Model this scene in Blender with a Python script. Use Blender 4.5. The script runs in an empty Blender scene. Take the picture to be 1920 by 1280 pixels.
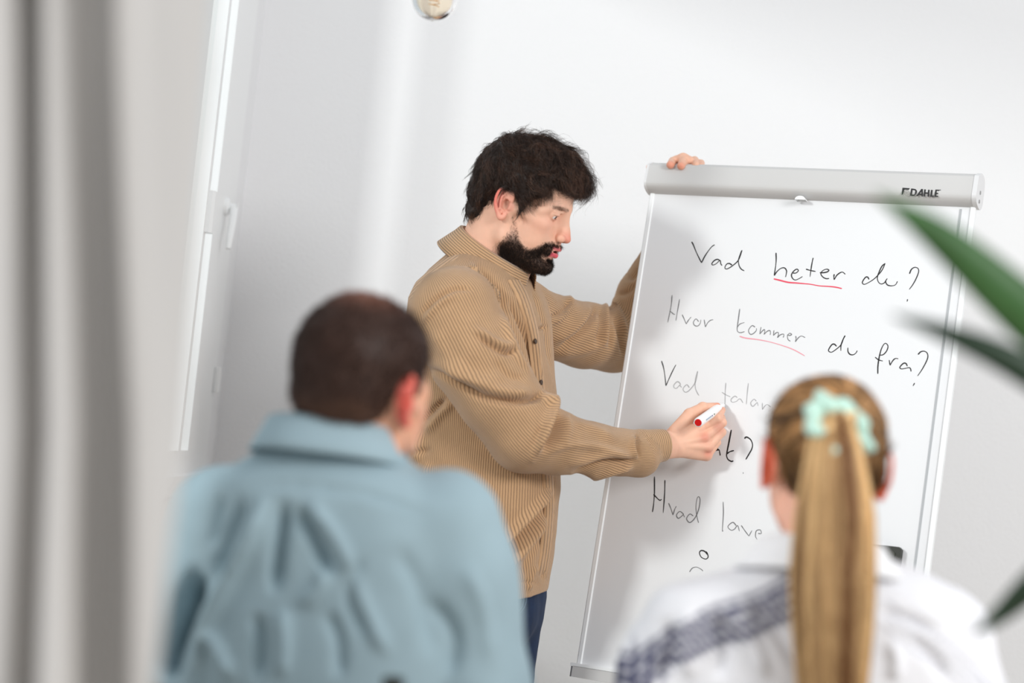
import bpy, math, random
import numpy as np
from mathutils import Vector, Matrix
R_ = math.radians
scene = bpy.context.scene
COL = scene.collection
rng = np.random.default_rng(7)
random.seed(7)

# ------------------------------------------------------------------ camera
FPX = 3675.0                       # focal length in pixels of the 1920x1280 frame
CAMP = np.array([0.0, 0.0, 1.18])
PITCH, ROLL = R_(2.904), R_(6.088)
cF = np.array([0, math.cos(PITCH), math.sin(PITCH)])
_R0 = np.array([1.0, 0, 0]); _U0 = np.cross(_R0, cF)
cR = math.cos(ROLL)*_R0 + math.sin(ROLL)*_U0
cU = -math.sin(ROLL)*_R0 + math.cos(ROLL)*_U0
cam = bpy.data.cameras.new('camera'); camo = bpy.data.objects.new('camera', cam); COL.objects.link(camo)
cam.sensor_width = 36.0; cam.sensor_fit = 'HORIZONTAL'; cam.lens = FPX*36.0/1920.0
M = Matrix.Identity(4)
for i in range(3):
    M[i][0] = cR[i]; M[i][1] = cU[i]; M[i][2] = -cF[i]; M[i][3] = CAMP[i]
camo.matrix_world = M
cam.clip_start = 0.05; cam.clip_end = 100
cam.dof.use_dof = True; cam.dof.focus_distance = 3.94; cam.dof.aperture_fstop = 1.55
scene.camera = camo

# ------------------------------------------------------------------ light and exposure
scene.view_settings.view_transform = 'Standard'; scene.view_settings.look = 'None'
scene.view_settings.gamma = 1.0; scene.view_settings.use_curve_mapping = False
scene.view_settings.exposure = 0.36
w = bpy.data.worlds.new('world'); scene.world = w; w.use_nodes = True
w.node_tree.nodes['Background'].inputs[0].default_value = (0.93, 0.965, 1.0, 1)
w.node_tree.nodes['Background'].inputs[1].default_value = 0.53
def area(name, loc, target, sx, sy, power, col=(1, 1, 1)):
    l = bpy.data.lights.new(name, 'AREA'); l.shape = 'RECTANGLE'; l.size = sx; l.size_y = sy
    l.energy = power; l.color = col
    o = bpy.data.objects.new(name, l); COL.objects.link(o); o.location = loc
    o.rotation_euler = (Vector(target)-Vector(loc)).to_track_quat('-Z', 'Y').to_euler()
    return o
area('window_daylight', (-5.0, -1.5, 3.6), (0.3, 4.0, 1.25), 0.9, 1.0, 200, (1.0, 0.985, 0.965))
area('right_window_daylight', (2.3, 0.7, 2.5), (0.3, 3.6, 1.0), 1.0, 1.0, 60, (1.0, 0.99, 0.98))

# ------------------------------------------------------------------ helpers
def at(px, py, d):
    """world point seen at pixel (px,py) at distance d along the view axis"""
    return CAMP + d*(cF + (px-960)/FPX*cR + (640-py)/FPX*cU)
def pix(P):
    """pixel coordinates of world points (n,3)"""
    Q = np.asarray(P)-CAMP; d = Q@cF
    return 960+FPX*(Q@cR)/d, 640-FPX*(Q@cU)/d, d
def unit(v):
    v = np.asarray(v, float); return v/np.linalg.norm(v)
def sm(a, b, x):
    t = np.clip((x-a)/(b-a), 0, 1); return t*t*(3-2*t)
def tag(o, label=None, cat=None, group=None, kind=None):
    if label: o['label'] = label
    if cat: o['category'] = cat
    if group: o['group'] = group
    if kind: o['kind'] = kind
    return o
def empty(name, loc):
    o = bpy.data.objects.new(name, None); COL.objects.link(o); o.location = loc
    o.empty_display_size = 0.05
    return o
def link(name, me, mat, parent=None, smooth=True):
    o = bpy.data.objects.new(name, me); COL.objects.link(o)
    if mat is not None: me.materials.append(mat)
    if parent is not None:
        o.parent = parent
        o.matrix_parent_inverse = Matrix.Translation(-Vector(parent.location)) if parent.parent is None else Matrix.Identity(4)
    if smooth: me.polygons.foreach_set('use_smooth', np.ones(len(me.polygons), bool))
    return o
def mesh(name, V, F, mat, parent=None, smooth=True, uv=None, col=None):
    """V (n,3), F (m,4) or (m,3) int array or list of lists; uv per corner; col per vertex"""
    me = bpy.data.meshes.new(name)
    V = np.asarray(V, np.float32)
    if isinstance(F, np.ndarray):
        k = F.shape[1]; n = len(F)
        me.vertices.add(len(V)); me.vertices.foreach_set('co', V.ravel())
        me.loops.add(n*k); me.loops.foreach_set('vertex_index', F.ravel().astype(np.int32))
        me.polygons.add(n)
        me.polygons.foreach_set('loop_start', np.arange(0, n*k, k, dtype=np.int32))
        me.update(calc_edges=True)
    else:
        me.from_pydata(V.tolist(), [], F)
    if uv is not None:
        l = me.uv_layers.new(name='uv'); l.data.foreach_set('uv', np.asarray(uv, np.float32).ravel())
    if col is not None:
        c = me.attributes.new('col', 'FLOAT_COLOR', 'POINT')
        cc = np.ones((len(V), 4), np.float32); cc[:, :3] = col
        c.data.foreach_set('color', cc.ravel())
    me.validate(); 
    return link(name, me, mat, parent, smooth)
def grid_faces(nu, nv, cu=False, cv=False):
    """quads on a nu x nv grid of vertices (index u*nv+v), closed in u/v when asked"""
    u = np.arange(nu if cu else nu-1); v = np.arange(nv if cv else nv-1)
    U, Vv = np.meshgrid(u, v, indexing='ij'); U = U.ravel(); Vv = Vv.ravel()
    U2 = (U+1) % nu; V2 = (Vv+1) % nv
    return np.stack([U*nv+Vv, U2*nv+Vv, U2*nv+V2, U*nv+V2], 1)
def catmull(P, n):
    P = np.asarray(P, float)
    if len(P) == 2: return P[0]+(P[1]-P[0])*np.linspace(0, 1, n)[:, None]
    Q = np.vstack([2*P[0]-P[1], P, 2*P[-1]-P[-2]]); m = len(P)-1
    t = np.linspace(0, m-1e-9, n); i = t.astype(int); t = (t-i)[:, None]
    a, b, c, d = Q[i], Q[i+1], Q[i+2], Q[i+3]
    return 0.5*((2*b)+(-a+c)*t+(2*a-5*b+4*c-d)*t*t+(-a+3*b-3*c+d)*t**3)
def vnoise(P, seed=0):
    """smooth value noise in -1..1 at points P (n,3)"""
    P = np.asarray(P, float)+seed*17.31
    i = np.floor(P).astype(np.int64); f = P-i; f = f*f*(3-2*f)
    def h(a):
        n = a[:, 0]*374761393+a[:, 1]*668265263+a[:, 2]*2147483647
        n = (n ^ (n >> 13))*1274126177; n = n ^ (n >> 16)
        return (n & 0xffff)/32767.5-1
    r = 0
    for dx in (0, 1):
        for dy in (0, 1):
            for dz in (0, 1):
                wgt = (f[:, 0] if dx else 1-f[:, 0])*(f[:, 1] if dy else 1-f[:, 1])*(f[:, 2] if dz else 1-f[:, 2])
                r = r+wgt*h(i+np.array([dx, dy, dz]))
    return r
def tube(path, rad, seg=10, cap=True):
    """V,F of a tube along path; rad scalar or array"""
    P = np.asarray(path, float); n = len(P); rad = np.broadcast_to(np.asarray(rad, float), (n,))
    T = np.gradient(P, axis=0); T /= np.linalg.norm(T, axis=1)[:, None]+1e-12
    N = np.zeros_like(P); ref = np.array([0.13, 0.21, 0.97]) if abs(T[0][2]) < .9 else np.array([1., .1, .05])
    nn = unit(np.cross(T[0], ref))
    for i in range(n):
        nn = unit(nn-np.dot(nn, T[i])*T[i]); N[i] = nn
    B = np.cross(T, N); a = np.arange(seg)*2*math.pi/seg
    V = P[:, None]+rad[:, None, None]*(np.cos(a)[None, :, None]*N[:, None]+np.sin(a)[None, :, None]*B[:, None])
    V = V.reshape(-1, 3); F = grid_faces(n, seg, False, True).tolist()
    if cap: F += [list(range(seg))[::-1], [(n-1)*seg+j for j in range(seg)]]
    return V, F
def lathe(prof, c, ax, seg=24):
    """surface of revolution: prof [(r,h)...] about axis ax from point c"""
    ax = unit(ax); e1 = unit(np.cross(ax, [0.3, 0.9, 0.1] if abs(ax[1]) < .9 else [1, 0, 0])); e2 = np.cross(ax, e1)
    a = np.arange(seg)*2*math.pi/seg; V = []
    for r, h in prof:
        V.append(np.asarray(c)+ax*h+r*(np.cos(a)[:, None]*e1+np.sin(a)[:, None]*e2))
    n = len(prof); F = grid_faces(n, seg, False, True).tolist()
    F += [list(range(seg))[::-1], [(n-1)*seg+j for j in range(seg)]]
    return np.vstack(V), F
def boxVF(c, e1, e2, e3, bev=0.0):
    """box with half vectors e1,e2,e3 and an octagonal bevel on the e1/e2 section"""
    c, e1, e2, e3 = [np.asarray(q, float) for q in (c, e1, e2, e3)]
    l1, l2 = np.linalg.norm(e1), np.linalg.norm(e2); b1, b2 = 1-bev/l1, 1-bev/l2
    S = [(1, b2), (b1, 1), (-b1, 1), (-1, b2), (-1, -b2), (-b1, -1), (b1, -1), (1, -b2)] if bev > 0 else [(1, 1), (-1, 1), (-1, -1), (1, -1)]
    k = len(S); V = [c+s*e1+t*e2+z*e3 for z in (-1, 1) for s, t in S]
    F = [[i, (i+1) % k, k+(i+1) % k, k+i] for i in range(k)]+[list(range(k))[::-1], [k+i for i in range(k)]]
    if np.dot(np.cross(e1, e2), e3) < 0: F = [f[::-1] for f in F]
    return np.array(V), F
def join(parts):
    V = []; F = []; o = 0
    for v, f in parts:
        V.append(np.asarray(v)); F += [[i+o for i in q] for q in (f.tolist() if isinstance(f, np.ndarray) else f)]; o += len(v)
    return np.vstack(V), F

# ------------------------------------------------------------------ materials
def material(name, col=(0.8, 0.8, 0.8), rough=0.5, metal=0.0, attr=False, noise=None, bump=None, sss=0.0, trans=0.0,
             spec=0.5, stripes=None, sheen=0.0, ior=1.45, alpha=1.0):
    m = bpy.data.materials.new(name); m.use_nodes = True; nt = m.node_tree; N = nt.nodes; L = nt.links
    b = N['Principled BSDF']
    b.inputs['Base Color'].default_value = (*col, 1); b.inputs['Roughness'].default_value = rough
    b.inputs['Metallic'].default_value = metal; b.inputs['Specular IOR Level'].default_value = spec
    b.inputs['IOR'].default_value = ior
    if trans: b.inputs['Transmission Weight'].default_value = trans
    if sheen: b.inputs['Sheen Weight'].default_value = sheen
    if sss:
        b.inputs['Subsurface Weight'].default_value = sss
        b.inputs['Subsurface Radius'].default_value = (1.0, 0.35, 0.2); b.inputs['Subsurface Scale'].default_value = 0.006
    src = None
    if attr:
        a = N.new('ShaderNodeAttribute'); a.attribute_name = 'col'; src = a.outputs['Color']
    tc = N.new('ShaderNodeTexCoord')
    if noise:      # (scale, amount)
        t = N.new('ShaderNodeTexNoise'); t.inputs['Scale'].default_value = noise[0]; t.inputs['Detail'].default_value = 5
        L.new(tc.outputs['Object'], t.inputs['Vector'])
        mr = N.new('ShaderNodeMapRange'); mr.inputs['From Min'].default_value = .25; mr.inputs['From Max'].default_value = .75
        mr.inputs['To Min'].default_value = 1-noise[1]; mr.inputs['To Max'].default_value = 1+noise[1]*0.6
        L.new(t.outputs['Fac'], mr.inputs['Value'])
        vm = N.new('ShaderNodeVectorMath'); vm.operation = 'SCALE'; L.new(mr.outputs['Result'], vm.inputs['Scale'])
        if src: L.new(src, vm.inputs[0])
        else: vm.inputs[0].default_value = col
        src = vm.outputs['Vector']
    h = None
    if stripes:    # corduroy wales: uv.x counts the ribs
        uv = N.new('ShaderNodeUVMap'); uv.uv_map = 'uv'
        sx = N.new('ShaderNodeSeparateXYZ'); L.new(uv.outputs['UV'], sx.inputs[0])
        ns = N.new('ShaderNodeTexNoise'); ns.inputs['Scale'].default_value = 90; ns.inputs['Detail'].default_value = 2
        L.new(tc.outputs['Object'], ns.inputs['Vector'])
        ad = N.new('ShaderNodeMath'); ad.operation = 'MULTIPLY_ADD'; ad.inputs[1].default_value = 0.28
        L.new(ns.outputs['Fac'], ad.inputs[0]); L.new(sx.outputs['X'], ad.inputs[2])
        s1 = N.new('ShaderNodeMath'); s1.operation = 'MULTIPLY'; s1.inputs[1].default_value = math.pi; L.new(ad.outputs[0], s1.inputs[0])
        s2 = N.new('ShaderNodeMath'); s2.operation = 'SINE'; L.new(s1.outputs[0], s2.inputs[0])
        s3 = N.new('ShaderNodeMath'); s3.operation = 'ABSOLUTE'; L.new(s2.outputs[0], s3.inputs[0])
        s4 = N.new('ShaderNodeMath'); s4.operation = 'POWER'; s4.inputs[1].default_value = 0.6; L.new(s3.outputs[0], s4.inputs[0])
        cr = N.new('ShaderNodeMapRange'); cr.inputs['From Min'].default_value = 0.15; cr.inputs['From Max'].default_value = 0.95
        cr.inputs['To Min'].default_value = stripes[0]; cr.inputs['To Max'].default_value = 1.0
        L.new(s4.outputs[0], cr.inputs['Value'])
        vm2 = N.new('ShaderNodeVectorMath'); vm2.operation = 'SCALE'; L.new(cr.outputs['Result'], vm2.inputs['Scale'])
        if src: L.new(src, vm2.inputs[0])
        else: vm2.inputs[0].default_value = col
        src = vm2.outputs['Vector']; h = s4.outputs[0]
        bm = N.new('ShaderNodeBump'); bm.inputs['Strength'].default_value = stripes[1]; bm.inputs['Distance'].default_value = 0.0012
        L.new(h, bm.inputs['Height']); L.new(bm.outputs['Normal'], b.inputs['Normal'])
    if src: L.new(src, b.inputs['Base Color'])
    if bump:       # (scale, strength, distance)
        t = N.new('ShaderNodeTexNoise'); t.inputs['Scale'].default_value = bump[0]; t.inputs['Detail'].default_value = 3
        L.new(tc.outputs['Object'], t.inputs['Vector'])
        bm2 = N.new('ShaderNodeBump'); bm2.inputs['Strength'].default_value = bump[1]; bm2.inputs['Distance'].default_value = bump[2]
        L.new(t.outputs['Fac'], bm2.inputs['Height'])
        if stripes: L.new(bm.outputs['Normal'], bm2.inputs['Normal'])
        L.new(bm2.outputs['Normal'], b.inputs['Normal'])
    return m
def s2l(r, g, b):
    f = lambda c: (c/255/12.92) if c <= 10 else ((c/255+.055)/1.055)**2.4
    return (f(r), f(g), f(b))

MAT = {}
MAT['wall'] = material('wall_paint', s2l(236, 236, 237), 0.75, bump=(170, 0.35, 0.004))
MAT['paint'] = material('white_gloss_paint', s2l(240, 241, 241), 0.35)
MAT['floor'] = material('oak_floor', s2l(188, 176, 160), 0.45, noise=(6, 0.1))
MAT['glass'] = material('window_glass', (1, 1, 1), 0.02, trans=1.0, ior=1.1)
_nt = MAT['glass'].node_tree; _n = _nt.nodes
_t = _n.new('ShaderNodeBsdfTransparent'); _t.inputs[0].default_value = (.96, .98, .98, 1); _g = _n.new('ShaderNodeBsdfGlossy'); _g.inputs['Roughness'].default_value = .03
_m = _n.new('ShaderNodeMixShader'); _m.inputs[0].default_value = .05
_nt.links.new(_t.outputs[0], _m.inputs[1]); _nt.links.new(_g.outputs[0], _m.inputs[2]); _nt.links.new(_m.outputs[0], _n['Material Output'].inputs[0])
MAT['board'] = material('white_enamel', s2l(229, 230, 232), 0.42, spec=.3)
MAT['alu'] = material('grey_aluminium', s2l(204, 203, 202), 0.55, spec=.3)
MAT['plastic'] = material('pale_grey_plastic', s2l(222, 222, 223), 0.4)
MAT['frame'] = material('white_lacquer', s2l(238, 240, 241), 0.3)
MAT['darkplastic'] = material('black_plastic', s2l(42, 44, 38), 0.45)
MAT['ink'] = material('black_ink', s2l(28, 26, 28), 0.5)
# ================================================================== the room
WY = 4.75; LX = -0.6875
def struct(name, V, F, mat, parent=None):
    o = mesh(name, V, F, mat, parent, smooth=False)
    if parent is None: o['kind'] = 'structure'
    return o
def bx(x0, x1, y0, y1, z0, z1):
    return boxVF(((x0+x1)/2, (y0+y1)/2, (z0+z1)/2), ((x1-x0)/2, 0, 0), (0, (y1-y0)/2, 0), (0, 0, (z1-z0)/2))
struct('wall_back', *bx(LX-.03, 4.2, WY, WY+.12, 0, 3.1), MAT['wall'])
struct('floor', *bx(LX-.15, 4.2, -1.6, WY+.12, -.1, 0), MAT['floor'])
y0, y1, z0, z1 = 2.16, 4.33, 1.085, 2.62
struct('wall_left', *join([bx(LX-.03, LX, 1.9, y0, 0, 3.1), bx(LX-.03, LX, 4.62, WY, 0, 3.1),
                           bx(LX-.03, LX, y0, 4.62, 0, z0-.05), bx(LX-.03, LX, y0, 4.62, z1, 3.1)]), MAT['wall'])
struct('baseboard_back', *bx(LX, 4.2, WY-.014, WY, 0, .09), MAT['paint'])
win = struct('window_1', *join([bx(LX-.03, LX+.002, 4.33, 4.62, z0-.05, z1), bx(LX-.03, LX+.010, 2.16, 2.24, z0-.05, z1),
                                bx(LX-.03, LX+.002, 2.24, 4.33, z0-.05, z0), bx(LX-.03, LX+.002, 2.24, 4.33, z1-.06, z1)]), MAT['paint'])
struct('window_frame', *bx(LX-.025, LX+.0095, 4.155, 4.185, z0, z1-.06), MAT['paint'], win)
struct('glass_pane', *bx(LX-.018, LX-.014, 4.185, 4.33, z0, z1-.06), MAT['glass'], win)
struct('glass_pane', *bx(LX-.018, LX-.014, 2.24, 4.155, z0, z1-.06), MAT['glass'], win)
struct('window_sill', *bx(LX-.02, LX+.03, 2.1, 4.66, z0-.09, z0-.05), MAT['paint'], win)
V, F = lathe([(.021, 0), (.021, .006), (.017, .009), (.009, .011), (.009, .024), (.012, .028), (.001, .029)], (LX+.002, 4.47, 1.645), (1, 0, 0), 24)
hnd = struct('window_handle', V, F, MAT['paint'], win)
V, F = tube([(LX+.022, 4.47, 1.645), (LX+.026, 4.45, 1.62), (LX+.027, 4.425, 1.57), (LX+.027, 4.42, 1.545)], [.010, .009, .008, .006], 10)
struct('handle_lever', V, F, MAT['paint'], win)
V, F = boxVF((LX+.012, 4.19, 1.60), (.012, 0, 0), (0, .02, 0), (0, 0, .045), .006)
struct('window_catch', V, F, MAT['paint'], win)
for zz in (2.3, 1.25):
    V, F = lathe([(.008, -.03), (.009, -.028), (.009, .028), (.008, .03)], (LX+.008, 4.60, zz), (0, 0, 1), 12)
    struct('window_hinge', V, F, MAT['paint'], win)

# ================================================================== whiteboard on its stand
YAW, TILT = R_(26.301), R_(7.529)
bh = np.array([math.cos(YAW), -math.sin(YAW), 0])
bn0 = np.array([-math.sin(YAW), -math.cos(YAW), 0])
bu = np.array([0, 0, 1])*math.cos(TILT)-bn0*math.sin(TILT)
bn = np.cross(bh, bu); bn = bn if bn@bn0 > 0 else -bn
BO = np.array([0.2653, 4.1433, 1.73]); BW, BH = 0.6796, 1.0001
def bp(u, v, n=0.0): return BO+bh*u-bu*v+bn*n
def onboard(px, py, lift=0.0):
    r = cF+(px-960)/FPX*cR+(640-py)/FPX*cU
    t = ((BO+bn*lift-CAMP)@bn)/(r@bn); return CAMP+t*r
def bbox_(u0, u1, v0, v1, n0, n1, bev=0.0):
    return boxVF(bp((u0+u1)/2, (v0+v1)/2, (n0+n1)/2), bh*(u1-u0)/2, bn*(n1-n0)/2, bu*(v1-v0)/2, bev)
board = empty('whiteboard', tuple(bp(BW/2, BH/2)))
tag(board, 'white flip chart board with handwritten questions and a pale grey clamp bar on top', 'whiteboard')
mesh('board_surface', *bbox_(0.0, BW, -.05, BH, -.012, 0.0), MAT['board'], board, False)
for u0, u1 in ((-.007, .004), (BW-.004, BW+.007)):
    mesh('side_rail', *bbox_(u0, u1, -.03, BH+.002, -.012, 0.003, .002), MAT['frame'], board, False)
mesh('groove_shade_strip', *bbox_(BW-.024, BW-.020, 0, BH, 0.0, 0.0012), material('rail_shadow_gap', s2l(176, 179, 182), .5), board, False)  # thin raised grey strip; the groove's shade is only its colour
# clamp bar: rounded section swept along the board width
def bar_profile(s=1.0):
    a = [(-.014, -.004), (.004, -.0035), (.0245, -.0135), (.0262, -.0150)]
    b = catmull([(.0298, -.050), (.0288, -.056), (.0255, -.0615), (.018, -.0665), (.006, -.070), (-.008, -.0715), (-.020, -.069), (-.029, -.060), (-.031, -.04), (-.030, -.02), (-.024, -.008)], 50)
    return [(n, -.0755-v) for n, v in a+b.tolist()]
def sweep_bar(u0, u1, grow=0.0, nseg=2):
    pr = np.array(bar_profile()); c = pr.mean(0); pr = c+(pr-c)*(1+grow)
    V = []; us = np.linspace(u0, u1, nseg)
    for u in us:
        for n, v in pr: V.append(bp(u, v, n))
    k = len(pr); F = [[i*k+j, i*k+(j+1) % k, (i+1)*k+(j+1) % k, (i+1)*k+j] for i in range(nseg-1) for j in range(k)]
    F += [list(range(k))[::-1], [(nseg-1)*k+j for j in range(k)]]
    return np.array(V), F
bar = mesh('clamp_bar', *sweep_bar(-.008, BW+.003), MAT['alu'], board); bar.data.set_sharp_from_angle(angle=R_(24))
mesh('end_cap', *sweep_bar(BW+.003, BW+.012, .035), MAT['plastic'], board, False)
mesh('end_cap', *sweep_bar(-.013, -.008, .02), MAT['plastic'], board, False)
# finger notch: half-disc at the middle of the bar's lower edge
c0 = onboard(1504, 378, .012); a = np.linspace(0, math.pi, 15)
V = [c0+bn*.0165*0+bh*.011*math.cos(t)+bu*.008*math.sin(t)+bn*.016 for t in a]+[c0+bh*.011*math.cos(t)+bu*.008*math.sin(t)-bn*.002 for t in a]
F = [[i, i+1, 16+i, 15+i] for i in range(14)]+[list(range(15)), list(range(15, 30))[::-1]]
mesh('finger_notch', V, F, MAT['frame'], board, False)
mesh('bottom_tray', *bbox_(-.016, BW+.016, BH, BH+.022, -.024, .012, .006), MAT['alu'], board, False)
mesh('tray_lip', *bbox_(-.016, BW+.016, BH-.006, BH+.001, -.002, .012), MAT['frame'], board, False)
# screws in the right end cap
for vv in (-.040, -.022):
    c = bp(BW+.0122, vv+.005, .0); V, F = lathe([(.004, 0), (.004, .0006), (.001, .0006)], c, bh, 12)
    mesh('cap_screw', V, F, material('cap_screw_grey', s2l(150, 150, 150), .5), board, False)
# stand behind the board: telescopic legs
def ground(p, q):  # extend p->q to z=0.01
    p, q = np.array(p), np.array(q); t = (0.012-p[2])/(q[2]-p[2]); return p+(q-p)*t
hub = bp(BW/2, .08, -.045)
for e in (bp(.10, BH+.3, -.02), bp(BW-.10, BH+.3, -.02)):
    V, F = tube([hub, ground(hub, e)], .014, 12); mesh('leg', V, F, MAT['alu'], board)
e = np.array([hub[0]-bn[0]*.32, hub[1]-bn[1]*.20, 0.012]); V, F = tube([hub, e], .014, 12); mesh('leg', V, F, MAT['alu'], board)
V, F = boxVF(hub+bn*.012, bh*.09, bu*.04, bn*.014, .006); mesh('hub_bracket', V, F, MAT['darkplastic'], board, False)

# maker's lettering on the bar
inkm = MAT['ink']
_bf = np.array([(.0155, .0308), (.0255, .0298), (.0605, .0262), (.066, .0256)])
def bar_pt(px, py, off):
    n = .03
    for _ in range(4):
        p = onboard(px, py, n); v = (p-BO)@bu; n = float(np.interp(v, _bf[:, 0], _bf[:, 1]))+off
    return onboard(px, py, n)
def glyph_mesh(name, strokes, mat, lift, parent, th=.0004):
    """filled polygons given as pixel outlines, laid on the bar face"""
    V = []; F = []
    for s in strokes:
        o = len(V); k = len(s)
        V += [bar_pt(x, y, lift+th) for x, y in s]+[bar_pt(x, y, lift) for x, y in s]
        F += [list(range(o, o+k))[::-1]]+[[o+i, o+(i+1) % k, o+k+(i+1) % k, o+k+i] for i in range(k)]
    return mesh(name, V, F, mat, parent, False)
def zz(pts, ox=1640, oy=310, s=8.0): return [(ox+x/s, oy+y/s) for x, y in pts]
L_ = [
 zz([(418, 334), (528, 342), (510, 366), (448, 362), (424, 428), (402, 448)]),                 # emblem corner
 zz([(548, 345), (572, 347), (554, 456), (530, 454)]), zz([(572, 347), (612, 354), (608, 372), (570, 368)]),
 zz([(612, 354), (634, 378), (632, 410), (612, 440), (596, 456), (594, 436), (606, 420), (610, 384), (600, 370)]), zz([(554, 456), (596, 457), (600, 438), (557, 436)]),
 zz([(622, 460), (700, 352), (724, 354), (722, 466), (700, 464), (702, 384), (650, 462)]), zz([(664, 422), (706, 426), (704, 444), (652, 440)]),
 zz([(744, 358), (768, 360), (756, 468), (732, 466)]), zz([(802, 364), (826, 366), (814, 470), (790, 469)]), zz([(758, 402), (806, 406), (804, 424), (756, 420)]),
 zz([(846, 366), (870, 368), (858, 470), (832, 470)]), zz([(858, 450), (888, 452), (886, 471), (855, 470)]),
 zz([(912, 362), (968, 364), (966, 382), (910, 380)]), zz([(912, 362), (934, 364), (918, 472), (892, 470)]), zz([(902, 408), (952, 411), (950, 428), (900, 425)]), zz([(896, 452), (954, 455), (952, 474), (893, 471)]),
 zz([(970, 364), (992, 365), (991, 374), (969, 373)]),
]
glyph_mesh('maker_lettering', L_, inkm, .0003, board)
c = zz([(482, 412)])[0]
for rr, ww in ((5.2, 0.9), (2.4, .8)):
    n = 24; o = [(c[0]+rr*math.cos(t), c[1]+rr*.98*math.sin(t)) for t in np.arange(n)*2*math.pi/n]
    i_ = [(c[0]+(rr-ww)*math.cos(t), c[1]+(rr-ww)*math.sin(t)) for t in np.arange(n)*2*math.pi/n]
    V = [bar_pt(x, y, .0008) for x, y in o+i_]; F = [[j, (j+1) % n, n+(j+1) % n, n+j] for j in range(n)]
    mesh('emblem_ring', V, F, material('emblem_grey', s2l(140, 136, 128), .5), board, False)

# handwriting: ribbons of ink on the enamel
def write(name, strokes, org, s, wid, colr, parent=board):
    V = []; F = []
    for st in strokes:
        P = catmull(st, max(6, len(st)*5)) if len(st) > 2 else catmull(st, 4)
        W = np.array([onboard(org[0]+x/s, org[1]+y/s, .0004) for x, y in P])
        T = np.gradient(W, axis=0); T /= np.linalg.norm(T, axis=1)[:, None]+1e-9
        S = np.cross(T, bn); k = len(W); o = len(V)
        tt = np.linspace(0, 1, k); ww = wid*(1.12-.3*tt)/2*(0.85+.15*np.sin(tt*9+len(V)))
        ww[0] *= .6; ww[-1] *= .5
        for i in range(k):
            V += [W[i]-S[i]*ww[i], W[i]+S[i]*ww[i]]
        F += [[o+2*i, o+2*i+1, o+2*i+3, o+2*i+2] for i in range(k-1)]
    m = material('ink_'+name, colr, .6)
    o = mesh(name, V, F, m, parent, False); return o
K1 = s2l(34, 32, 34); K2 = s2l(126, 126, 128); K3 = s2l(176, 176, 178); RED = s2l(232, 74, 98); PINK = s2l(238, 160, 172)
A = (1280, 440); B = (1500, 460)
def cv(sts, frm, s, to, s2): return [[((x/s+frm[0]-to[0])*s2, (y/s+frm[1]-to[1])*s2) for x, y in st] for st in sts]
write('written_word', [[(135, 105), (160, 150), (200, 250), (245, 345), (283, 420)], [(283, 420), (330, 325), (390, 235), (440, 175), (480, 150)],
  [(560, 385), (520, 368), (470, 390), (437, 435), (455, 452), (500, 435), (560, 385), (570, 430), (590, 462)],
  [(740, 455), (700, 430), (660, 440), (633, 490), (655, 513), (710, 490), (790, 430), (835, 380), (870, 300), (890, 230)],
  [(890, 230), (845, 350), (835, 400), (850, 470), (880, 515), (925, 540)]], A, 8, .0026, K1)
h1 = [[(1400, 268), (1402, 380), (1390, 500), (1372, 612)], [(1372, 612), (1420, 545), (1480, 500), (1530, 498), (1558, 540), (1553, 590), (1542, 635)],
  [(1655, 575), (1700, 572), (1735, 540), (1715, 515), (1670, 540), (1632, 600), (1650, 655), (1690, 677), (1740, 660), (1798, 625)]]
h2 = [[(197, 185), (175, 290), (150, 470)], [(90, 355), (160, 375), (235, 390)],
  [(297, 408), (350, 408), (410, 395), (432, 370), (400, 355), (345, 375), (312, 420), (340, 470), (390, 497), (437, 495)],
  [(513, 430), (508, 470), (512, 515)], [(512, 515), (550, 450), (600, 410), (640, 400), (680, 432)]]
write('written_word', h1+cv(h2, B, 8, A, 8), A, 8, .0026, K1)
write('red_underline', [[(1365, 660), (1450, 680), (1580, 712), (1700, 722), (1820, 732), (1920, 742)]+cv([[(290, 605), (400, 612), (500, 620), (570, 632), (630, 647)]], B, 8, A, 8)[0]], A, 8, .003, RED)
write('written_word', [[(1035, 510), (1015, 475), (980, 480), (935, 550), (960, 583), (1020, 560), (1100, 510), (1165, 450), (1230, 370), (1278, 268)],
  [(1278, 268), (1230, 310), (1190, 390), (1160, 480), (1175, 545), (1215, 577), (1265, 560), (1290, 520)],
  [(1308, 495), (1285, 540), (1310, 590), (1370, 605), (1430, 590), (1463, 537)],
  [(1642, 425), (1670, 360), (1720, 328), (1770, 345), (1778, 400), (1740, 500), (1690, 590), (1638, 660)], [(1615, 805), (1605, 842)]], B, 8, .0024, K1)
C3 = (1240, 540); s3 = 6.857
write('written_word', [[(138, 90), (125, 230), (82, 440)], [(235, 140), (210, 280), (187, 418)], [(113, 297), (140, 318), (160, 335), (178, 335)],
  [(268, 340), (295, 400), (320, 460)], [(320, 460), (350, 410), (383, 370)], [(480, 430), (445, 395), (412, 440), (430, 480), (470, 485), (500, 450), (508, 405)],
  [(550, 405), (558, 450), (565, 498)], [(565, 498), (600, 440), (635, 412), (668, 405)]], C3, s3, .0021, K2)
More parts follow.
